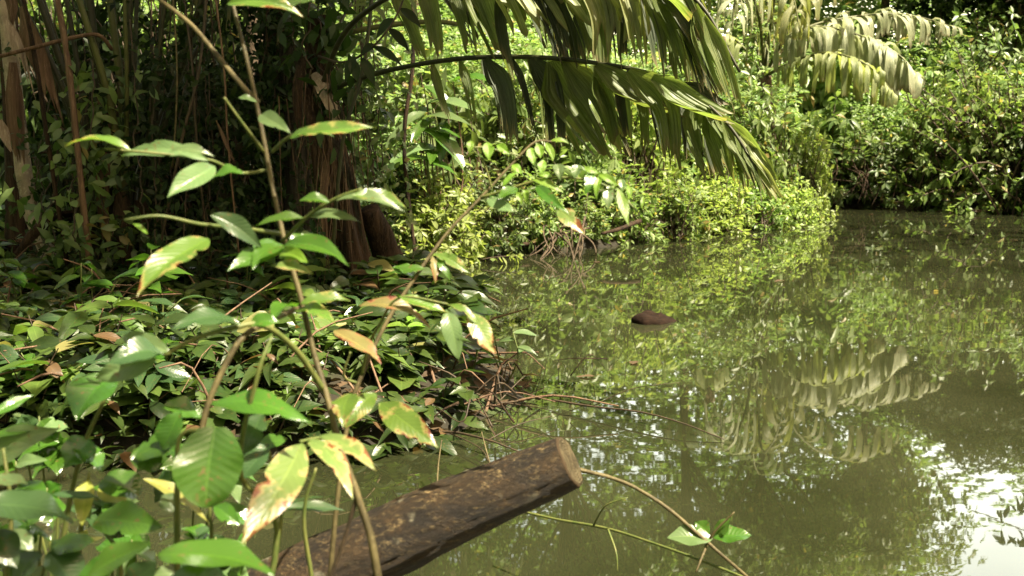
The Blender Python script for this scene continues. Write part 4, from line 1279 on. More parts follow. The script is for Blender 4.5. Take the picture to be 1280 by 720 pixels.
herbs(mb, ms, carpet(500, 5, 14, 18.5, 24, .02), .2, .6, 8, .22, .09, T_LEAF)
herbs(mb, ms, carpet(420, -4, 6, 9.8, 19, -.15, .1), .10, .4, 7, .15, .06, T_LEAF)
setting('undergrowth', mb, M['leaf_bright'], 'stuff')
# dead leaves and twigs on the soil
p = carpet(1500, -4.5, .5, 3.85, 9.5, -.04)
q = rng.uniform(0, 6.28, len(p))
mb = MB()
mb.leaves(T_LEAF, p + np.array([0, 0, .012]), np.stack([np.cos(q), np.sin(q), rng.normal(size=len(p)) * .2], 1), np.stack([rng.normal(size=len(p)) * .3, rng.normal(size=len(p)) * .3, np.ones(len(p))], 1),
          rng.uniform(.06, .14, len(p)), rng.uniform(.03, .06, len(p)))
p = carpet(90, -1.4, .3, 3.9, 6.6, -.1, -1)
q = rng.uniform(0, 6.28, len(p))
mb.leaves(T_LEAF, p + np.array([0, 0, .012]), np.stack([np.cos(q), np.sin(q), rng.normal(size=len(p)) * .25], 1), np.stack([rng.normal(size=len(p)) * .4, rng.normal(size=len(p)) * .4, np.ones(len(p))], 1), rng.uniform(.04, .12, len(p)), .04)
p = carpet(500, -3, 5.5, 9.5, 17, -.02)
q = rng.uniform(0, 6.28, len(p))
mb.leaves(T_LEAF, p + np.array([0, 0, .012]), np.stack([np.cos(q), np.sin(q), rng.normal(size=len(p)) * .2], 1), np.tile((0, -.2, 1.), (len(p), 1)), rng.uniform(.1, .2, len(p)), .07)
setting('leaf_litter', mb, M['leaf_brown'], 'stuff')

# brush of bare twigs where the shaded bank runs out into the water
tb = G(640, 492, .05)
brush = thing('twig_tangle', 'tangle of dead twigs and brown leaves where the shaded bank runs into the water', 'twigs', (tb.x, tb.y, 0))
for k in range(24):
    x, y = 620 + rng.normal() * 55, 492 + rng.normal() * 22
    a = G(x, y, .02 + abs(rng.normal()) * .08)
    an = rng.uniform(0, 6.28)
    l = rng.uniform(.12, .4)
    e = a + Vector((math.cos(an) * l, math.sin(an) * l, rng.uniform(-.08, .12)))
    mb = MB()
    mb.tube(spline([a, (a + e) / 2 + Vector(rng.normal(size=3) * .05), e], 8), np.linspace(.006, .002, 8) * rng.uniform(.6, 1.4), 5)
    part('twig', mb, M['stem_dark' if k % 5 else 'bark_red'], brush)
for k in range(16):
    a = G(585 + rng.normal() * 34, 486 + rng.normal() * 18, .03)
    a.z = max(hz(a.x, a.y), .0) + .02
    an = rng.uniform(0, 6.28)
    mb = MB()
    mb.leaves(T_GROUND, [a], [(math.cos(an), math.sin(an), rng.uniform(-.1, .2))], [(rng.normal() * .3, -.3, 1)], rng.uniform(.09, .15), rng.uniform(.04, .06))
    part('leaf', mb, M['leaf_brown'], brush)

# fallen dead fronds among the herbs
for k, (a, b_, e, w, lab) in enumerate((((0, 422), (50, 418), (110, 440), .05, 'brown dead frond lying in the herbs below the leaning pale trunk'), ((55, 400), (75, 425), (120, 445), .045, 'short curled brown sheath lying across the dead frond'))):
    mb = MB()
    strip(mb, [P(*a, 5.6), P(*b_, 5.5), P(*e, 5.4)], w, rng, curl=.5)
    single('fallen_frond', mb, M['sheath'], lab, 'dead frond')

# ------------------------------------------------------------------ saplings close to the camera
SH = {
    'ell': lambda u: max(.012, math.sin(math.pi * u ** .9) ** .85 * (1 - .25 * u ** 4)),
    'ovate': lambda u: max(.012, math.sin(math.pi * u ** .72) ** .8 * (1 - .3 * u ** 3)),
    'lance': lambda u: max(.012, math.sin(math.pi * u ** .8) ** 1.15),
    'round': lambda u: max(.05, math.sin(math.pi * min(1, .03 + u * .96)) ** .5),
    'obov': lambda u: max(.02, math.sin(math.pi * u ** 1.25) ** .8),
}


def near_leaf(parent, b, t, w, mat, Y=1.6, dY=0.0, roll=20, shape='ell', arch=.06, fold=.25, label=None, wave=.04, name='leaf', droop=None):
    """one leaf between two photograph points; w is its full width in photograph pixels, roll tips its face up to the sky"""
    dx_, dy_ = t[0] - b[0], t[1] - b[1]
    if dy_ > 0:                                # hanging leaves lift their face to the sky
        dY -= .55 * dy_ / FPX * Y
    B, T = P(*b, Y), P(*t, Y + dY)
    s = T - B
    L = s.length
    s.normalize()
    view = ((B + T) / 2 - cam.location).normalized()
    n0 = (-view - s * (-view).dot(s)).normalized()
    w0 = n0.cross(s)
    if w0.z > 0:
        w0 = -w0
    r = math.radians(roll)
    n = n0 * math.cos(r) - w0 * math.sin(r)
    wd = n.cross(s)
    W = w / FPX * Y * (.86 if parent in (sap, sh) else 1)
    f = SH[shape]
    ns = 30
    ph = rng.uniform(0, 6.28)
    twist = rng.uniform(-.55, .55)
    vs, uvs = [], []
    bites = [(rng.uniform(.3, .95), rng.choice([-1, 1]), rng.uniform(.15, .45)) for _ in range(3 if mat in ('leaf_decay', 'leaf_worn', 'leaf_red') else rng.integers(0, 2))]
    cols = (-1, -.72, -.4, -.08, 0, .08, .4, .72, 1)
    for k in range(ns + 1):
        u = k / ns
        hw = W * .5 * f(u)
        for c in cols:
            edge = 1 + .03 * math.sin(u * 11 + ph + c) * abs(c)
            for bu, bs, bd in bites:
                if c * bs > .5:
                    edge *= 1 - bd * math.exp(-((u - bu) / .035) ** 2)
            z = abs(c) * hw * fold + arch * L * 4 * u * (1 - u) * (1 if droop is None else 1) + wave * W * math.sin(u * 13 + ph + c * 1.5) * c * c
            bend = .05 * L * math.sin(u * 3.1 + ph)
            ct_, st_ = math.cos(twist * u), math.sin(twist * u)
            v = B + s * (u * L) + (wd * ct_ + n * st_) * (c * hw * edge) + wd * (bend * .8) + (n * ct_ - wd * st_) * z
            vs.append(v)
            uvs.append((u, .5 + c * .5))
    m = len(cols)
    i = np.arange(ns)[:, None] * m + np.arange(m - 1)[None]
    mb = MB()
    mb.add([tuple(v) for v in vs], [np.stack([i, i + 1, i + m + 1, i + m], -1).reshape(-1, 4)], uvs)
    return part(name, mb, M[mat], parent, label)


def stem(parent, pts, r0, r1, mat='stem', name='stem', n=30, rough=.12):
    mb = MB()
    mb.tube(spline([P(*q) for q in pts], n), np.linspace(r0, r1, n), 9, rough=rough, seed=len(pts))
    return part(name, mb, M[mat], parent)


def petiole(parent, a, b, Y, r=.0022, mat='stem_green'):
    mb = MB()
    A, B = P(*a, Y), P(*b, Y)
    mb.tube(spline([A, (A + B) / 2 + Vector((0, 0, .004)), B], 6), r, 5)
    return part('petiole', mb, M[mat], parent)


# tall sapling with a forked stem
sap = sh = None
root = P(492, 1010, 1.45)
root = Vector((root.x, root.y, hz(root.x, root.y)))
sap = thing('sapling', 'tall thin sapling with pale brown forked stem and brown-edged leaves', 'sapling', root)
mb = MB()
pts = [root - Vector((0, 0, .05)), P(484, 860, 1.46), P(470, 705, 1.48), P(447, 620, 1.5), P(425, 560, 1.52), P(410, 500, 1.55), P(392, 440, 1.58), P(376, 372, 1.6), P(358, 310, 1.62), P(342, 240, 1.65), P(327, 160, 1.7), P(310, 80, 1.75), P(290, 0, 1.8), P(280, -60, 1.85)]
mb.tube(spline(pts, 90), np.interp(np.linspace(0, 1, 90), [0, .45, 1], [.0068, .0047, .0029]), 10, rough=.14, seed=2)
part('stem', mb, M['stem'], sap)
stem(sap, [(323, 128, 1.72), (300, 104, 1.75), (272, 70, 1.8), (240, 32, 1.85), (200, 0, 1.9), (160, -30, 1.95)], .0045, .004, 'stem', 'branch')
stem(sap, [(406, 490, 1.56), (372, 440, 1.52), (330, 407, 1.47), (290, 410, 1.44), (240, 425, 1.41), (205, 445, 1.4)], .0055, .003, 'stem_green', 'branch')
stem(sap, [(372, 385, 1.6), (330, 405, 1.5), (305, 420, 1.46), (285, 450, 1.44), (262, 500, 1.42), (250, 545, 1.4)], .0045, .0045, 'stem', 'branch')
stem(sap, [(330, 190, 1.68), (300, 150, 1.64), (280, 122, 1.62)], .003, .002, 'stem_green', 'branch')
stem(sap, [(352, 302, 1.62), (385, 270, 1.6), (420, 248, 1.58), (452, 236, 1.57)], .003, .0022, 'stem_green', 'branch')
stem(sap, [(350, 292, 1.62), (300, 285, 1.55), (250, 280, 1.5), (200, 270, 1.47), (155, 275, 1.45)], .0035, .002, 'stem_green', 'branch')
stem(sap, [(336, 212, 1.68), (300, 216, 1.64), (262, 200, 1.6), (200, 192, 1.57), (130, 186, 1.55)], .003, .002, 'stem_green', 'branch')
stem(sap, [(340, 190, 1.66), (360, 172, 1.63), (385, 163, 1.6)], .0028, .002, 'stem_green', 'branch')
stem(sap, [(425, 545, 1.52), (395, 548, 1.48), (375, 552, 1.45)], .003, .0022, 'stem_green', 'branch')
stem(sap, [(447, 618, 1.5), (425, 690, 1.5), (395, 760, 1.5)], .0035, .003, 'stem_dark', 'branch')
for a in (
        ((166, 188), (80, 184), 26, 'leaf_decay', 1.55, .0, 62, 'lance'), ((262, 200), (152, 196), 26, 'leaf_pale', 1.58, .04, 40, 'ell'), ((212, 190), (268, 197), 20, 'leaf_pale', 1.57, 0, 60, 'lance'),
        ((266, 206), (211, 249), 36, 'leaf_pale', 1.58, -.05, 15, 'ell'), ((268, 222), (305, 216), 30, 'leaf_fresh', 1.6, 0, 55, 'ell'), ((328, 142), (362, 168), 26, 'leaf_pale', 1.66, -.03, 15, 'ovate'),
        ((298, 122), (322, 128), 16, 'leaf_pale', 1.7, 0, 50, 'ell'), ((370, 168), (470, 160), 28, 'leaf_decay', 1.6, 0, 58, 'lance'), ((362, 172), (418, 172), 24, 'leaf_fresh', 1.6, .02, 60, 'ell'),
        ((285, 2), (378, 24), 34, 'leaf_decay', 1.78, 0, 35, 'ell'), ((300, -4), (392, -2), 34, 'leaf_fresh', 1.8, 0, 40, 'ell'),
        ((256, 296), (176, 374), 50, 'leaf_decay', 1.5, -.08, 25, 'ell'), ((262, 270), (328, 308), 32, 'leaf_blue', 1.5, .05, 25, 'ell'), ((185, 292), (165, 280), 8, 'leaf_young', 1.47, 0, 30, 'ell'),
        ((352, 306), (284, 340), 36, 'leaf_fresh', 1.6, -.10, 30, 'ell'), ((352, 306), (318, 338), 30, 'leaf_fresh', 1.58, -.08, 25, 'ell'), ((358, 304), (434, 336), 34, 'leaf_fresh', 1.6, -.08, 30, 'lance'),
        ((360, 302), (398, 294), 26, 'leaf_fresh', 1.62, .03, 50, 'ell'), ((352, 312), (384, 330), 26, 'leaf_young', 1.62, -.03, 10, 'ell'), ((338, 334), (392, 342), 26, 'leaf_worn', 1.56, -.02, 55, 'lance'),
        ((412, 252), (374, 252), 22, 'leaf_fresh', 1.58, 0, 52, 'ell'), ((420, 252), (508, 264), 24, 'leaf_pale', 1.57, 0, 55, 'lance'), ((440, 242), (508, 262), 28, 'leaf_decay', 1.56, .05, 50, 'ell'),
        ((380, 274), (320, 281), 26, 'leaf_fresh', 1.6, 0, 55, 'ell'), ((385, 272), (452, 278), 26, 'leaf_pale', 1.6, -.02, 55, 'lance'),
        ((376, 378), (438, 378), 32, 'leaf_decay', 1.58, 0, 50, 'ell'), ((372, 384), (340, 400), 40, 'leaf_fresh', 1.55, -.05, 58, 'ell'), ((372, 388), (420, 404), 36, 'leaf_decay', 1.57, -.05, 48, 'ovate'),
        ((300, 405), (215, 412), 40, 'leaf_blue', 1.44, -.05, 62, 'ell'), ((310, 408), (350, 402), 30, 'leaf_fresh', 1.46, 0, 60, 'ell'), ((205, 444), (135, 452), 46, 'leaf_blue', 1.4, -.04, 55, 'ell'),
        ((214, 440), (152, 420), 30, 'leaf_pale', 1.41, .04, 30, 'ell'), ((196, 452), (118, 470), 46, 'leaf_pale', 1.4, 0, 20, 'ovate'),
        ((374, 553), (304, 684), 60, 'leaf_worn', 1.45, -.10, 12, 'ell'), ((382, 552), (444, 622), 34, 'leaf_worn', 1.47, -.06, 20, 'ell'), ((402, 544), (468, 590), 30, 'leaf_worn', 1.49, -.05, 35, 'ell'),
        ((440, 492), (428, 534), 42, 'leaf_decay', 1.55, -.03, 35, 'ovate')):
    near_leaf(sap, a[0], a[1], a[2], a[3], Y=a[4], dY=a[5], roll=a[6], shape=a[7], arch=rng.uniform(.03, .16), fold=rng.uniform(.1, .45),
              label='pale leaf scorched brown along its edge' if a[3] == 'leaf_worn' else None)

# second sapling leaning over the water with a crown of small fresh leaves
root = P(405, 1000, 1.75)
root = Vector((root.x, root.y, hz(root.x, root.y)))
sh = thing('leaning_sapling', 'slender sapling leaning over the water, with reddened leaves low and fresh leaflets at its tip', 'sapling', root)
mb = MB()
pts = [root - Vector((0, 0, .05)), P(408, 800, 1.78), P(420, 640, 1.82), P(436, 520, 1.86), P(452, 470, 1.88), P(482, 405, 1.92), P(520, 345, 1.96), P(560, 290, 2.0), P(602, 246, 2.03), P(640, 205, 2.06), P(668, 178, 2.08), P(692, 177, 2.1)]
mb.tube(spline(pts, 70), np.interp(np.linspace(0, 1, 70), [0, .5, 1], [.0052, .004, .0017]), 9, rough=.12, seed=9)
part('stem', mb, M['stem'], sh)
stem(sh, [(600, 248, 2.03), (650, 232, 2.0), (690, 222, 1.98), (740, 226, 1.97), (770, 240, 1.96), (795, 262, 1.95)], .0035, .0015, 'stem_green', 'branch')
stem(sh, [(452, 470, 1.88), (462, 430, 1.86), (475, 405, 1.85), (500, 372, 1.84), (560, 380, 1.83)], .0035, .002, 'stem_green', 'branch')
stem(sh, [(615, 236, 2.03), (605, 205, 2.03), (585, 180, 2.02)], .0022, .0014, 'stem_green', 'branch')
stem(sh, [(650, 195, 2.06), (610, 185, 2.05), (592, 184, 2.04)], .002, .0014, 'stem_green', 'branch')
stem(sh, [(450, 480, 1.88), (430, 470, 1.86), (438, 440, 1.85)], .003, .002, 'stem_green', 'branch')
for a in (
        ((448, 384), (538, 408), 30, 'leaf_red', 1.86, 0, 45, 'ell'), ((420, 412), (474, 456), 34, 'leaf_red', 1.84, -.04, 40, 'ell'), ((498, 370), (562, 392), 26, 'leaf_decay', 1.84, 0, 50, 'lance'),
        ((560, 386), (572, 452), 30, 'leaf_pale', 1.83, 0, 5, 'ell'), ((583, 392), (622, 442), 32, 'leaf_worn', 1.83, 0, 20, 'ell'), ((556, 382), (600, 402), 16, 'leaf_decay', 1.83, 0, 60, 'lance'),
        ((540, 318), (590, 342), 20, 'leaf_decay', 1.98, 0, 45, 'lance'), ((540, 320), (545, 356), 14, 'leaf_red', 1.98, 0, 15, 'lance'), ((548, 322), (562, 352), 14, 'leaf_fresh', 1.98, 0, 15, 'lance'),
        ((520, 348), (490, 335), 26, 'leaf_fresh', 1.96, 0, 50, 'ell'), ((532, 335), (486, 342), 18, 'leaf_fresh', 1.96, 0, 55, 'lance'),
        ((476, 502), (546, 560), 46, 'leaf_decay', 1.8, -.05, 25, 'ell'), ((470, 492), (432, 536), 36, 'leaf_decay', 1.82, -.03, 30, 'ell'),
        ((628, 246), (610, 244), 14, 'leaf_fresh', 2.02, 0, 50, 'ell'),
        ((640, 240), (624, 256), 18, 'leaf_pale', 2.0, 0, 30, 'ell'), ((648, 236), (622, 248), 20, 'leaf_fresh', 2.0, -.04, 30, 'ell'), ((610, 248), (642, 266), 22, 'leaf_pale', 2.0, -.03, 35, 'ell'),
        ((670, 232), (712, 268), 17, 'leaf_fresh', 1.98, -.05, 20, 'lance'), ((664, 226), (706, 240), 14, 'leaf_young', 1.98, 0, 45, 'lance'), ((696, 264), (732, 292), 26, 'leaf_worn', 1.97, -.03, 30, 'ell'),
        ((698, 205), (700, 226), 17, 'leaf_pale', 1.98, 0, 5, 'ovate'), ((722, 206), (719, 224), 17, 'leaf_pale', 1.97, 0, 10, 'ovate'), ((742, 216), (730, 242), 18, 'leaf_fresh', 1.97, 0, 10, 'ell'),
        ((752, 220), (745, 250), 11, 'leaf_young', 1.96, 0, 10, 'lance'), ((762, 232), (760, 262), 16, 'leaf_pale', 1.96, 0, 10, 'ell'), ((776, 224), (778, 238), 12, 'leaf_pale', 1.96, 0, 10, 'ovate'),
        ((770, 236), (788, 282), 16, 'leaf_young', 1.95, 0, 15, 'lance'), ((748, 218), (772, 232), 12, 'leaf_young', 1.96, 0, 40, 'ell'), ((784, 232), (786, 250), 9, 'leaf_young', 1.95, 0, 10, 'ell'),
        ((730, 210), (748, 216), 11, 'leaf_young', 1.97, 0, 40, 'ell'), ((690, 222), (672, 218), 10, 'leaf_young', 1.98, 0, 40, 'ell'),
        ((608, 178), (612, 200), 17, 'leaf_young', 2.03, 0, 5, 'ell'), ((620, 182), (638, 192), 14, 'leaf_young', 2.04, 0, 30, 'ell'), ((590, 176), (586, 192), 11, 'leaf_young', 2.02, 0, 5, 'ell'),
        ((672, 180), (676, 198), 14, 'leaf_young', 2.08, 0, 5, 'ell'), ((684, 178), (690, 202), 12, 'leaf_young', 2.09, 0, 10, 'ell'), ((688, 176), (712, 180), 9, 'leaf_young', 2.1, 0, 45, 'lance'),
        ((662, 184), (668, 206), 15, 'leaf_young', 2.08, 0, 10, 'ell'), ((680, 200), (676, 218), 13, 'leaf_young', 2.05, 0, 10, 'ell'), ((640, 206), (652, 218), 13, 'leaf_young', 2.06, 0, 30, 'ell'),
        ((655, 236), (660, 252), 10, 'leaf_young', 2.0, 0, 10, 'ell'), ((645, 240), (652, 256), 9, 'leaf_young', 2.0, 0, 10, 'ell'), ((805, 245), (802, 262), 6, 'leaf_young', 1.95, 0, 10, 'lance'),
        ((628, 232), (648, 216), 12, 'leaf_young', 2.03, 0, 40, 'ell')):
    near_leaf(sh, a[0], a[1], a[2], a[3], Y=a[4], dY=a[5], roll=a[6], shape=a[7], arch=rng.uniform(.03, .16), fold=rng.uniform(.1, .45),
              label='withered reddish-brown leaf' if a[3] == 'leaf_red' else None)


def seedling(label, base, stems, leaves, cat='plant', Y=1.45, name='seedling', mat='stem_green', r=.004):
    b = P(*base, Y)
    b = Vector((b.x, b.y, hz(b.x, b.y)))
    t = thing(name, label, cat, b, 'leafy plants on the bank close by')
    for pts in stems:
        mb = MB()
        c = spline([b - Vector((0, 0, .04))] + [P(q[0], q[1], q[2] if len(q) > 2 else Y) for q in pts], 26)
        mb.tube(c, np.linspace(r * 1.4, r * .6, 26), 7, rough=.1, seed=3)
        part('stem', mb, M[mat], t)
    for a in leaves:
        dy = a[4] if len(a) > 4 else -.04
        near_leaf(t, a[0], a[1], a[2], a[3], Y=a[7] if len(a) > 7 else Y, dY=dy, roll=a[5] if len(a) > 5 else 35, shape=a[6] if len(a) > 6 else 'ell',
                  arch=rng.uniform(.02, .10), fold=rng.uniform(.08, .35), label='yellow leaf' if a[3] == 'leaf_lemon' else None)
    return t


seedling('plant with one big round glossy green leaf facing the viewer', (225, 990), [[(222, 720, 1.4), (222, 600, 1.4), (226, 545, 1.4), (262, 536, 1.4)], [(262, 720, 1.42), (262, 630, 1.42)], [(345, 690, 1.45), (300, 590, 1.42), (322, 470, 1.4), (340, 420, 1.42)]],
         [((266, 534), (260, 634), 84, 'leaf_gloss', .02, 12, 'round', 1.38), ((262, 508), (390, 526), 46, 'leaf_fresh', -.02, 48, 'lance', 1.42), ((228, 512), (202, 562), 40, 'leaf_gloss', .02, 20, 'obov', 1.43),
          ((204, 508), (252, 522), 40, 'leaf_fresh', .03, 52, 'ell', 1.44), ((232, 548), (168, 570), 44, 'leaf_gloss', .0, 40, 'obov', 1.44), ((172, 560), (196, 588), 40, 'leaf_gloss', 0, 10, 'round', 1.45), ((330, 515), (300, 570), 34, 'leaf_blue', 0, 30, 'ell', 1.46),
          ((266, 634), (302, 655), 24, 'leaf_gloss', 0, 20, 'ell', 1.42)], Y=1.4)
seedling('plant with a drooping light-green leaf above the dark water gap', (60, 960), [[(75, 720, 1.6), (98, 580, 1.6), (128, 505, 1.6), (150, 462, 1.6)]],
         [((138, 468), (98, 526), 62, 'leaf_gloss', -.03, 30, 'ell', 1.58), ((128, 470), (76, 520), 34, 'leaf_fresh', .02, 45, 'lance', 1.6), ((112, 548), (82, 586), 46, 'leaf_gloss', 0, 35, 'ovate', 1.6), ((98, 556), (126, 590), 40, 'leaf_fresh', 0, 40, 'ovate', 1.6),
          ((160, 455), (182, 442), 24, 'leaf_blue', 0, 40, 'ell', 1.6)], Y=1.6)
seedling('plant with blistered yellow leaves hanging beside its stem', (95, 950), [[(96, 760, 1.5), (104, 640, 1.5), (112, 590, 1.5)]],
         [((112, 600), (100, 658), 26, 'leaf_lemon', -.02, 15, 'ell', 1.5), ((122, 612), (160, 634), 34, 'leaf_lemon', 0, 30, 'ell', 1.52), ((110, 664), (94, 690), 18, 'leaf_lemon', 0, 20, 'ell', 1.5), ((178, 600), (260, 650), 26, 'leaf_lemon', .05, 45, 'lance', 1.56),
          ((130, 598), (172, 622), 46, 'leaf_gloss', 0, 25, 'round', 1.5), ((112, 650), (92, 618), 20, 'leaf_fresh', 0, 40, 'ell', 1.5)], Y=1.5)
seedling('plant with one large dull green leaf cut by the picture edge', (-20, 940), [[(-15, 760, 1.3), (-12, 660, 1.3), (-8, 640, 1.3)]],
         [((-22, 628), (90, 656), 76, 'leaf_blue', .03, 42, 'ell', 1.3), ((-10, 598), (34, 606), 30, 'leaf_pale', 0, 50, 'ell', 1.4), ((-5, 660), (22, 710), 40, 'leaf_blue', 0, 20, 'ell', 1.32)], Y=1.3)
seedling('plant with pale narrow leaves spread like a fan at the picture edge', (-40, 930), [[(-30, 700, 1.55), (-20, 600, 1.55), (-4, 570, 1.55)]],
         [((-10, 566), (76, 532), 34, 'leaf_pale', 0, 30, 'lance', 1.55), ((-12, 548), (60, 540), 22, 'leaf_fresh', 0, 50, 'lance', 1.55), ((-10, 580), (46, 556), 24, 'leaf_pale', 0, 35, 'lance', 1.52), ((-14, 520), (44, 494), 18, 'leaf_fresh', .05, 50, 'lance', 1.6)], Y=1.55)
seedling('plant with a single flat matt green leaf over the water', (150, 940), [[(148, 800, 1.4), (150, 700, 1.4), (120, 652, 1.4)]],
         [((116, 654), (206, 656), 54, 'leaf_fresh', -.02, 48, 'ovate', 1.4), ((204, 618), (222, 640), 30, 'leaf_pale', 0, 20, 'ell', 1.45), ((122, 622), (60, 618), 20, 'leaf_blue', 0, 55, 'lance', 1.45)], Y=1.4)
seedling('plant with bright upcurled leaf tips along the bottom edge', (140, 950), [[(130, 800, 1.25), (118, 730, 1.25)]],
         [((110, 724), (190, 676), 46, 'leaf_fresh', 0, 40, 'ell', 1.25), ((96, 730), (160, 700), 34, 'leaf_gloss', 0, 30, 'ell', 1.26), ((160, 735), (196, 700), 40, 'leaf_blue', 0, 30, 'ell', 1.3)], Y=1.25)
seedling('plant with a bright green lobed leaf at the bottom beside the log', (300, 960), [[(290, 820, 1.22), (270, 740, 1.22)]],
         [((200, 690), (340, 722), 62, 'leaf_fresh', -.02, 38, 'ell', 1.22), ((240, 705), (300, 694), 40, 'leaf_fresh', 0, 50, 'ell', 1.24), ((210, 722), (290, 742), 56, 'leaf_gloss', 0, 30, 'ell', 1.2)], Y=1.22)
seedling('plant with dark shaded leaves low in the corner of the picture', (30, 930), [[(40, 800, 1.35), (60, 690, 1.38)], [(10, 760, 1.4), (14, 640, 1.42), (4, 560, 1.45)]],
         [((60, 690), (100, 740), 60, 'leaf_blue', 0, 40, 'ell', 1.35), ((52, 690), (20, 735), 54, 'leaf_blue', 0, 45, 'ell', 1.35), ((64, 684), (120, 676), 44, 'leaf_gloss', 0, 55, 'ell', 1.36), ((10, 664), (40, 690), 30, 'leaf_pale', 0, 30, 'ell', 1.42),
          ((6, 700), (40, 712), 32, 'leaf_fresh', 0, 50, 'ell', 1.4), ((34, 655), (66, 640), 22, 'leaf_fresh', 0, 50, 'lance', 1.42), ((60, 700), (92, 672), 30, 'leaf_blue', 0, 50, 'ell', 1.38)], Y=1.35)
seedling('plant with crinkled bluish leaves between the round leaf and the scorched leaf', (330, 980), [[(330, 800, 1.6), (352, 640, 1.62), (335, 560, 1.6)], [(392, 800, 1.65), (380, 650, 1.65), (395, 585, 1.65)]],
         [((338, 556), (298, 600), 34, 'leaf_blue', 0, 30, 'ell', 1.6), ((322, 558), (360, 548), 26, 'leaf_fresh', 0, 50, 'ell', 1.62), ((330, 640), (420, 622), 20, 'leaf_blue', .05, 60, 'lance', 1.66), ((280, 628), (312, 660), 26, 'leaf_gloss', 0, 30, 'ell', 1.6),
          ((352, 634), (432, 640), 22, 'leaf_blue', .05, 58, 'lance', 1.7)], Y=1.6)
# thicker growth low down beside them
fill = np.random.default_rng(303)
for k, (lab, x0, y0, Yf) in enumerate((
        ('seedling with small mixed leaves between the flat matt leaf and the log', 190, 690, 1.75), ('seedling with drooping leaves under the fan of pale narrow leaves', 40, 610, 1.8),
        ('seedling with broad leaves behind the blistered yellow leaves', 150, 655, 1.9), ('small-leaved seedling in the bottom corner behind the dull green leaf', 20, 690, 1.7),
        ('seedling with long leaves rising behind the round glossy leaf', 235, 600, 2.0), ('seedling standing in front of the dark water gap', 70, 560, 2.1), ('seedling with glossy leaves where the log leaves the bank', 290, 690, 1.9))):
    lv = []
    st = []
    for j in range(3):
        ax_, ay_ = x0 + fill.uniform(-45, 45), y0 + fill.uniform(-40, 20)
        st.append([(x0 + fill.uniform(-15, 15), 780, Yf), ((x0 + ax_) / 2, (ay_ + 780) / 2, Yf), (ax_, ay_, Yf)])
        for q in range(5):
            an = fill.uniform(0, 6.28)
            l_ = fill.uniform(30, 62)
            o = fill.uniform(0, 40)
            lv.append(((ax_ + (x0 - ax_) * o / 150, ay_ + o), (ax_ + l_ * math.cos(an), ay_ + o + l_ * .55 * math.sin(an) + 8), fill.uniform(20, 38), ('leaf_fresh', 'leaf_gloss', 'leaf_blue', 'leaf_gloss', 'leaf_pale')[fill.integers(0, 5)],
                       fill.uniform(-.06, .06), fill.uniform(25, 58), ('ell', 'lance', 'ovate')[fill.integers(0, 3)], Yf))
    seedling(lab, (x0, 960), st, lv, Y=Yf, r=.003)
# taller herbs standing out of the carpet on the shaded bank
for lab, x, y, Yh, hh, n, L, mm in (
        ('herb with broad pale leaves at the foot of the leaning pale trunk', 105, 350, 5.3, .5, 9, .17, 'leaf_fresh'), ('herb with long leaves in front of the palm stalks', 190, 335, 5.2, .55, 9, .20, 'leaf_fresh'),
        ('rosette herb with yellow-green leaves below the fibrous trunk', 520, 452, 5.2, .3, 14, .15, 'leaf_young'), ('bright seedling cluster at the inlet edge beside the stump', 470, 440, 5.5, .3, 12, .15, 'leaf_young'),
        ('herb with bright narrow leaves near the end of the shaded bank', 585, 458, 5.1, .26, 12, .14, 'leaf_fresh'), ('grey-leaved herb beside the twig tangle', 632, 440, 5.3, .28, 9, .14, 'leaf_pale'),
        ('dark-leaved herb between the two slender trunks', 300, 330, 6.2, .6, 11, .17, 'leaf_gloss'), ('herb with drooping leaves beneath the arched dead frond', 20, 345, 5.6, .45, 10, .18, 'leaf_fresh'),
        ('herb with light green leaves at the water edge below the carpet', 50, 505, 4.3, .3, 9, .14, 'leaf_fresh'), ('herb overhanging the dark water gap', 200, 520, 4.4, .28, 9, .14, 'leaf_gloss'),
        ('herb with glaucous leaves in the middle of the carpet', 170, 400, 4.9, .35, 9, .17, 'leaf_blue'), ('leafy herb growing against the flared palm foot', 375, 400, 5.9, .45, 11, .15, 'leaf_fresh')):
    top = P(x, y, Yh)
    b = Vector((top.x, Yh + .05, hz(top.x, Yh + .05)))
    hh = max(.2, min(hh, top.z - b.z + .1))
    t = thing('herb', lab, 'plant', b, 'taller herbs on the shaded bank')
    for q in range(3):
        e = b + Vector((rng.normal() * .10, rng.normal() * .08 - .04, hh * rng.uniform(.75, 1.05)))
        c = spline([b - Vector((0, 0, .03)), (b + e) / 2 + Vector(rng.normal(size=3) * .03), e], 8)
        mb = MB()
        mb.tube(c, np.linspace(.006, .003, 8), 5)
        part('stem', mb, M['stem_green'], t)
        for k in range(n // 3 + 1):
            pos = c[7 - (k % 4)]
            a = k * 2.4 + rng.uniform(0, 1) + q
            mb = MB()
            mb.leaves(T_GROUND if k % 2 else T_LANCE, [pos], [(math.cos(a), math.sin(a), rng.uniform(-.2, .4))], [(rng.normal() * .3, -.35, 1)], L * rng.uniform(.7, 1.15), L * rng.uniform(.32, .45))
            part('leaf', mb, M[mm], t)

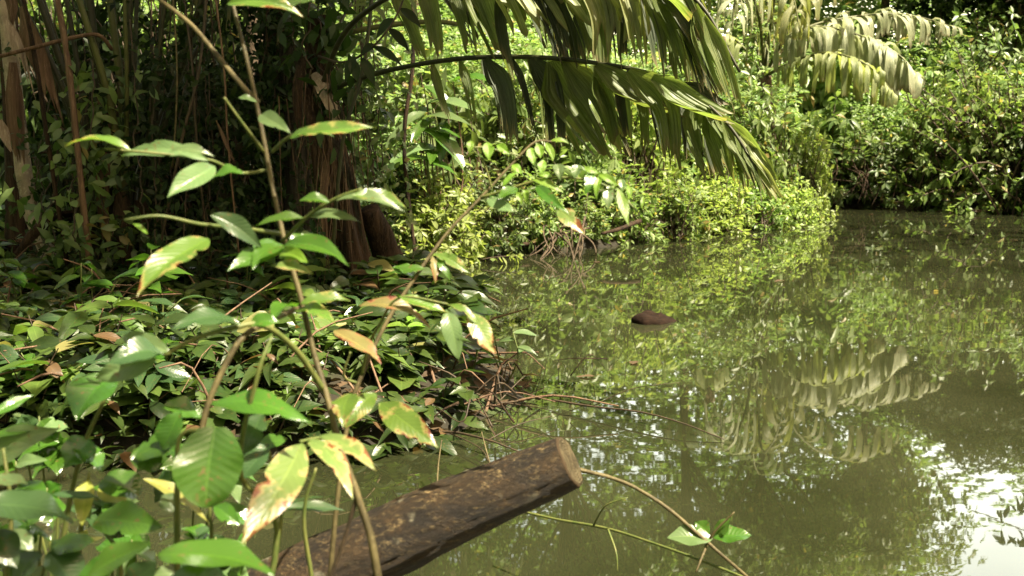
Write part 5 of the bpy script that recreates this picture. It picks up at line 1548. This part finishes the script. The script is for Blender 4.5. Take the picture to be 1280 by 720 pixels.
# ------------------------------------------------------------------ the sawn log, twigs in the water
E = np.array(P(711, 577, 2.13))
S_ = np.array(P(425, 704, 2.17))
axl = norm(E - S_)
start = S_ - axl * .9
log = thing('log', 'thick brown sawn log jutting out over the water with a pale cut end', 'log', tuple(start))
cpts = spline([start, S_ - axl * .55, S_, S_ + (E - S_) * .5 + np.array([0, 0, .004]), E], 110)
t = norm(np.gradient(cpts, axis=0))
a0 = norm(np.cross(t, (0, 0, 1.0)))
b0 = np.cross(a0, t)
ang = np.linspace(0, 2 * np.pi, 72, endpoint=False)
ring = np.cos(ang)[None, :, None] * a0[:, None] + np.sin(ang)[None, :, None] * b0[:, None]
rad = np.interp(np.linspace(0, 1, 110), [0, .65, 1], [.088, .078, .0585])[:, None] * np.ones((1, 72))
q = np.stack([np.cos(ang)[None] * 1.3 + 0 * rad, np.sin(ang)[None] * 1.3 + 0 * rad, np.linspace(0, 6, 110)[:, None] + 0 * rad], -1)
rad = rad * (1 + .05 * vnoise(q, 2) + .035 * vnoise(q * 3.1, 3) + .022 * vnoise(q * np.array([7, 7, 3.5]), 4) + .016 * vnoise(q * np.array([15, 15, 5]), 5) - .03 * np.clip(1 - np.abs(vnoise(q * np.array([9, 9, 2.2]), 6)) * 7, 0, 1))
V = cpts[:, None] + ring * rad[..., None]
toward = norm(np.array([0, 0, CAM_H]) - E)
slant = np.clip((np.linspace(0, 1, 110) - .9) / .1, 0, 1)[:, None] * (ring @ toward)          # the saw cut runs a little askew
V = V - axl * (slant * .006)[..., None]
mb = MB()
i = np.arange(109)[:, None] * 72
j = np.arange(72)[None]
jj = (j + 1) % 72
mb.add(V.reshape(-1, 3), [np.stack([i + j, i + jj, i + 72 + jj, i + 72 + j], -1).reshape(-1, 4), np.arange(72)[::-1]], np.stack([np.repeat(np.linspace(0, 2, 110), 72), np.tile(ang / 6.28, 110)], -1))
part('bark', mb, M['log_bark'], log)
rim = V[-1]
fc = rim.mean(0)
mb = MB()
rings = [(1.0, 0), (.985, .003), (.94, .0055), (.7, .006), (.45, .0065), (.2, .006)]
vs = []
for f, o in rings:
    vs.append(fc + (rim - fc) * f + axl * (o + .0015 * vnoise(rim * 60 * f, 8)[:, None] - .0005))
vs = np.concatenate(vs + [fc[None] + axl * .006])
i = np.arange(len(rings) - 1)[:, None] * 72
last = (len(rings) - 1) * 72
uv_ = np.concatenate([np.stack([np.full(72, f), ang / 6.2832], 1) for f, o in rings] + [np.array([[0, .5]])])
mb.add(vs, [np.stack([i + j, i + jj, i + 72 + jj, i + 72 + j], -1).reshape(-1, 4), np.stack([last + j[0], last + jj[0], np.full(72, len(vs) - 1)], -1)], uv_)
part('cut_face', mb, M['log_cut'], log, 'pale sawn end of the log')
for px_, py_, r_, l_ in ((690, 622, .013, .0),):
    p0 = np.array(P(px_, py_ - 14, 2.115 if px_ > 600 else 2.2))
    mb = MB()
    mb.tube(spline([p0 + np.array([0, .02, .03]), p0 + np.array([0, 0, -.01]), p0 + np.array([.006, -.006, -.01 - l_])], 8), np.linspace(r_ * 1.3, r_ * .7, 8), 10, rough=.3, seed=int(px_))
    part('knot', mb, M['log_bark'], log)
s0 = G(470, 735, 0)
mb = MB()
mb.tube(spline([(s0.x, s0.y, -.3), (s0.x, s0.y, .0), P(470, 690, s0.y), P(466, 640, s0.y)], 16), np.linspace(.022, .014, 16), 12, rough=.25, seed=4)
single('stake', mb, M['bark'], 'short rotten stake standing in the water under the log', 'stake')


def water_twig(label, pts, r0, r1, mat, forks=(), lv=(), kindname='twig'):
    q = P(*pts[0])
    t_ = thing(kindname, label, 'twig', q, 'twigs over the pond')
    mb = MB()
    mb.tube(spline([P(*a) for a in pts], 36), np.linspace(r0, r1, 36), 7, rough=.2, seed=6)
    part('stem', mb, M[mat], t_)
    for f in forks:
        mb = MB()
        mb.tube(spline([P(*a) for a in f], 12), np.linspace(r1 * 1.1, r1 * .5, 12), 5)
        part('branch', mb, M[mat], t_)
    for a in lv:
        near_leaf(t_, a[0], a[1], a[2], a[3], Y=a[4], roll=a[5], shape='ell')
    return t_


water_twig('brown twig arching from behind the log to a pair of green leaves', [(700, 583, 2.5), (728, 588, 2.5), (780, 603, 2.48), (830, 632, 2.44), (868, 664, 2.4), (905, 696, 2.36), (960, 745, 2.24), (1010, 800, 2.12)], .0055, .004, 'stem',
           [[(884, 680, 2.4), (894, 664, 2.39), (918, 640, 2.38)], [(884, 680, 2.4), (876, 700, 2.36), (870, 715, 2.34)]],
           [((890, 672), (834, 674), 34, 'leaf_pale', 2.4, 45), ((886, 668), (868, 652), 22, 'leaf_fresh', 2.42, 30), ((892, 674), (940, 668), 34, 'leaf_gloss', 2.39, 40), ((894, 672), (914, 648), 20, 'leaf_fresh', 2.4, 30)])
water_twig('thin greenish twig running low over the water below the log end', [(655, 640, 2.9), (700, 650, 2.8), (760, 661, 2.68), (820, 680, 2.55), (880, 702, 2.42), (960, 735, 2.28), (1020, 770, 2.2)], .0042, .0032, 'stem_green',
           [[(742, 657, 2.7), (750, 642, 2.68), (760, 630, 2.66), (785, 622, 2.64)], [(760, 662, 2.66), (770, 690, 2.6), (772, 715, 2.58)]])
water_twig('thin dark twig reaching out over the water past the twig tangle', [(690, 500, 4.9), (740, 508, 4.75), (800, 515, 4.6), (850, 528, 4.45), (905, 549, 4.3)], .006, .0025, 'stem_dark', [[(740, 508, 4.75), (790, 486, 4.7), (850, 478, 4.7)]])
water_twig('forked grey twig low in the water between log and shaded bank', [(500, 545, 4.4), (560, 540, 4.3), (610, 550, 4.1), (650, 565, 4.0)], .008, .003, 'stem_dark', [[(560, 540, 4.3), (600, 560, 4.1), (612, 580, 4.0)], [(610, 550, 4.1), (650, 530, 4.2), (690, 520, 4.3)]])
water_twig('upright thin twig standing in the water just above the log', [(546, 610, 3.6), (548, 580, 3.65), (552, 550, 3.7)], .004, .0025, 'stem')
water_twig('leaning twig in the water near the middle of the log', [(614, 585, 3.8), (607, 560, 3.85), (602, 540, 3.9)], .004, .0025, 'stem')

# hanging leafy branch of a tree on the far side, its leaves dark against the sky it mirrors
rng = np.random.default_rng(64)
bt = (10.6, 15.6, hz(10.6, 15.6) - .1) if shore_dist(np.array([10.6]), np.array([15.6]))[0] > 0 else (14.2, 14.0, hz(14.2, 14.0) - .1)
ob = thing('overhanging_tree', 'tree on the side bank whose thin leafy branches hang over the pond', 'tree', bt, 'trees around the pond')
mb = MB()
top = np.array([bt[0] - .8, bt[1] - .8, 8.0])
mb.tube(spline([bt, np.array(bt) * .5 + top * .5 + np.array([.2, 0, 0]), top], 16), np.linspace(.17, .06, 16), 12, rough=.12, seed=3)
part('trunk', mb, M['bark'], ob)
tips, axs = [], []
for (ex, ey, ez, s0) in ((5.2, 10.9, 2.78, .55), (4.9, 10.4, 4.6, .6), (6.6, 11.5, 5.6, .72), (7.6, 11.0, 4.2, .6), (6.9, 12.8, 6.8, .85), (8.6, 11.4, 6.2, .8), (9.5, 12, 3.4, .5), (11, 11.6, 5.2, .7), (9.8, 13.4, 8.3, .95), (12.5, 13.4, 7.6, .9), (4.9, 11.6, 5.6, .75), (7.4, 12.4, 7.6, .9)):
    st_ = np.array(bt) + (top - np.array(bt)) * s0
    e = np.array([ex, ey, ez])
    c = spline([st_, (st_ + e) / 2 + np.array([0, 0, .7]), e * .75 + st_ * .25 + np.array([0, 0, .5]), e], 14)
    mb = MB()
    mb.tube(c, np.linspace(.045, .006, 14), 6)
    part('branch', mb, M['stem_dark'], ob)
    for k in range(26):
        u = rng.uniform(.4, 1)
        i0 = min(int(u * 13), 12)
        p0 = c[i0] + rng.normal(size=3) * np.array([.25, .25, .2])
        tips.append(p0)
        axs.append(rng.normal(size=3) + np.array([0, 0, -.3]))
mb = MB()
mb.leaves(T_LEAF, *rosettes(rng, np.array(tips), np.array(axs), 6, .17, .065, droop=.5))
part('crown', mb, M['leaf_dark'], ob)

# a few dead leaves adrift
rng = np.random.default_rng(500)
for k, (px_, py_) in enumerate(((1165, 264), (1228, 266), (1092, 268), (1020, 281), (880, 296), (742, 327), (660, 340), (745, 470), (790, 455), (735, 505), (1262, 300), (980, 350))):
    g = G(px_, py_, .006)
    an = rng.uniform(0, 6.28)
    mb = MB()
    mb.leaves(grid_leaf(P_ELL, 6, .2, .02, .05), [tuple(g)], [(math.cos(an), math.sin(an), 0)], [(0, 0, 1)], rng.uniform(.09, .16), rng.uniform(.045, .07))
    single('floating_leaf', mb, M['leaf_brown' if k % 3 else 'leaf_pale'], 'small fallen leaf floating flat on the open water of the pond', 'leaf', tuple(g), 'fallen leaves adrift on the pond')
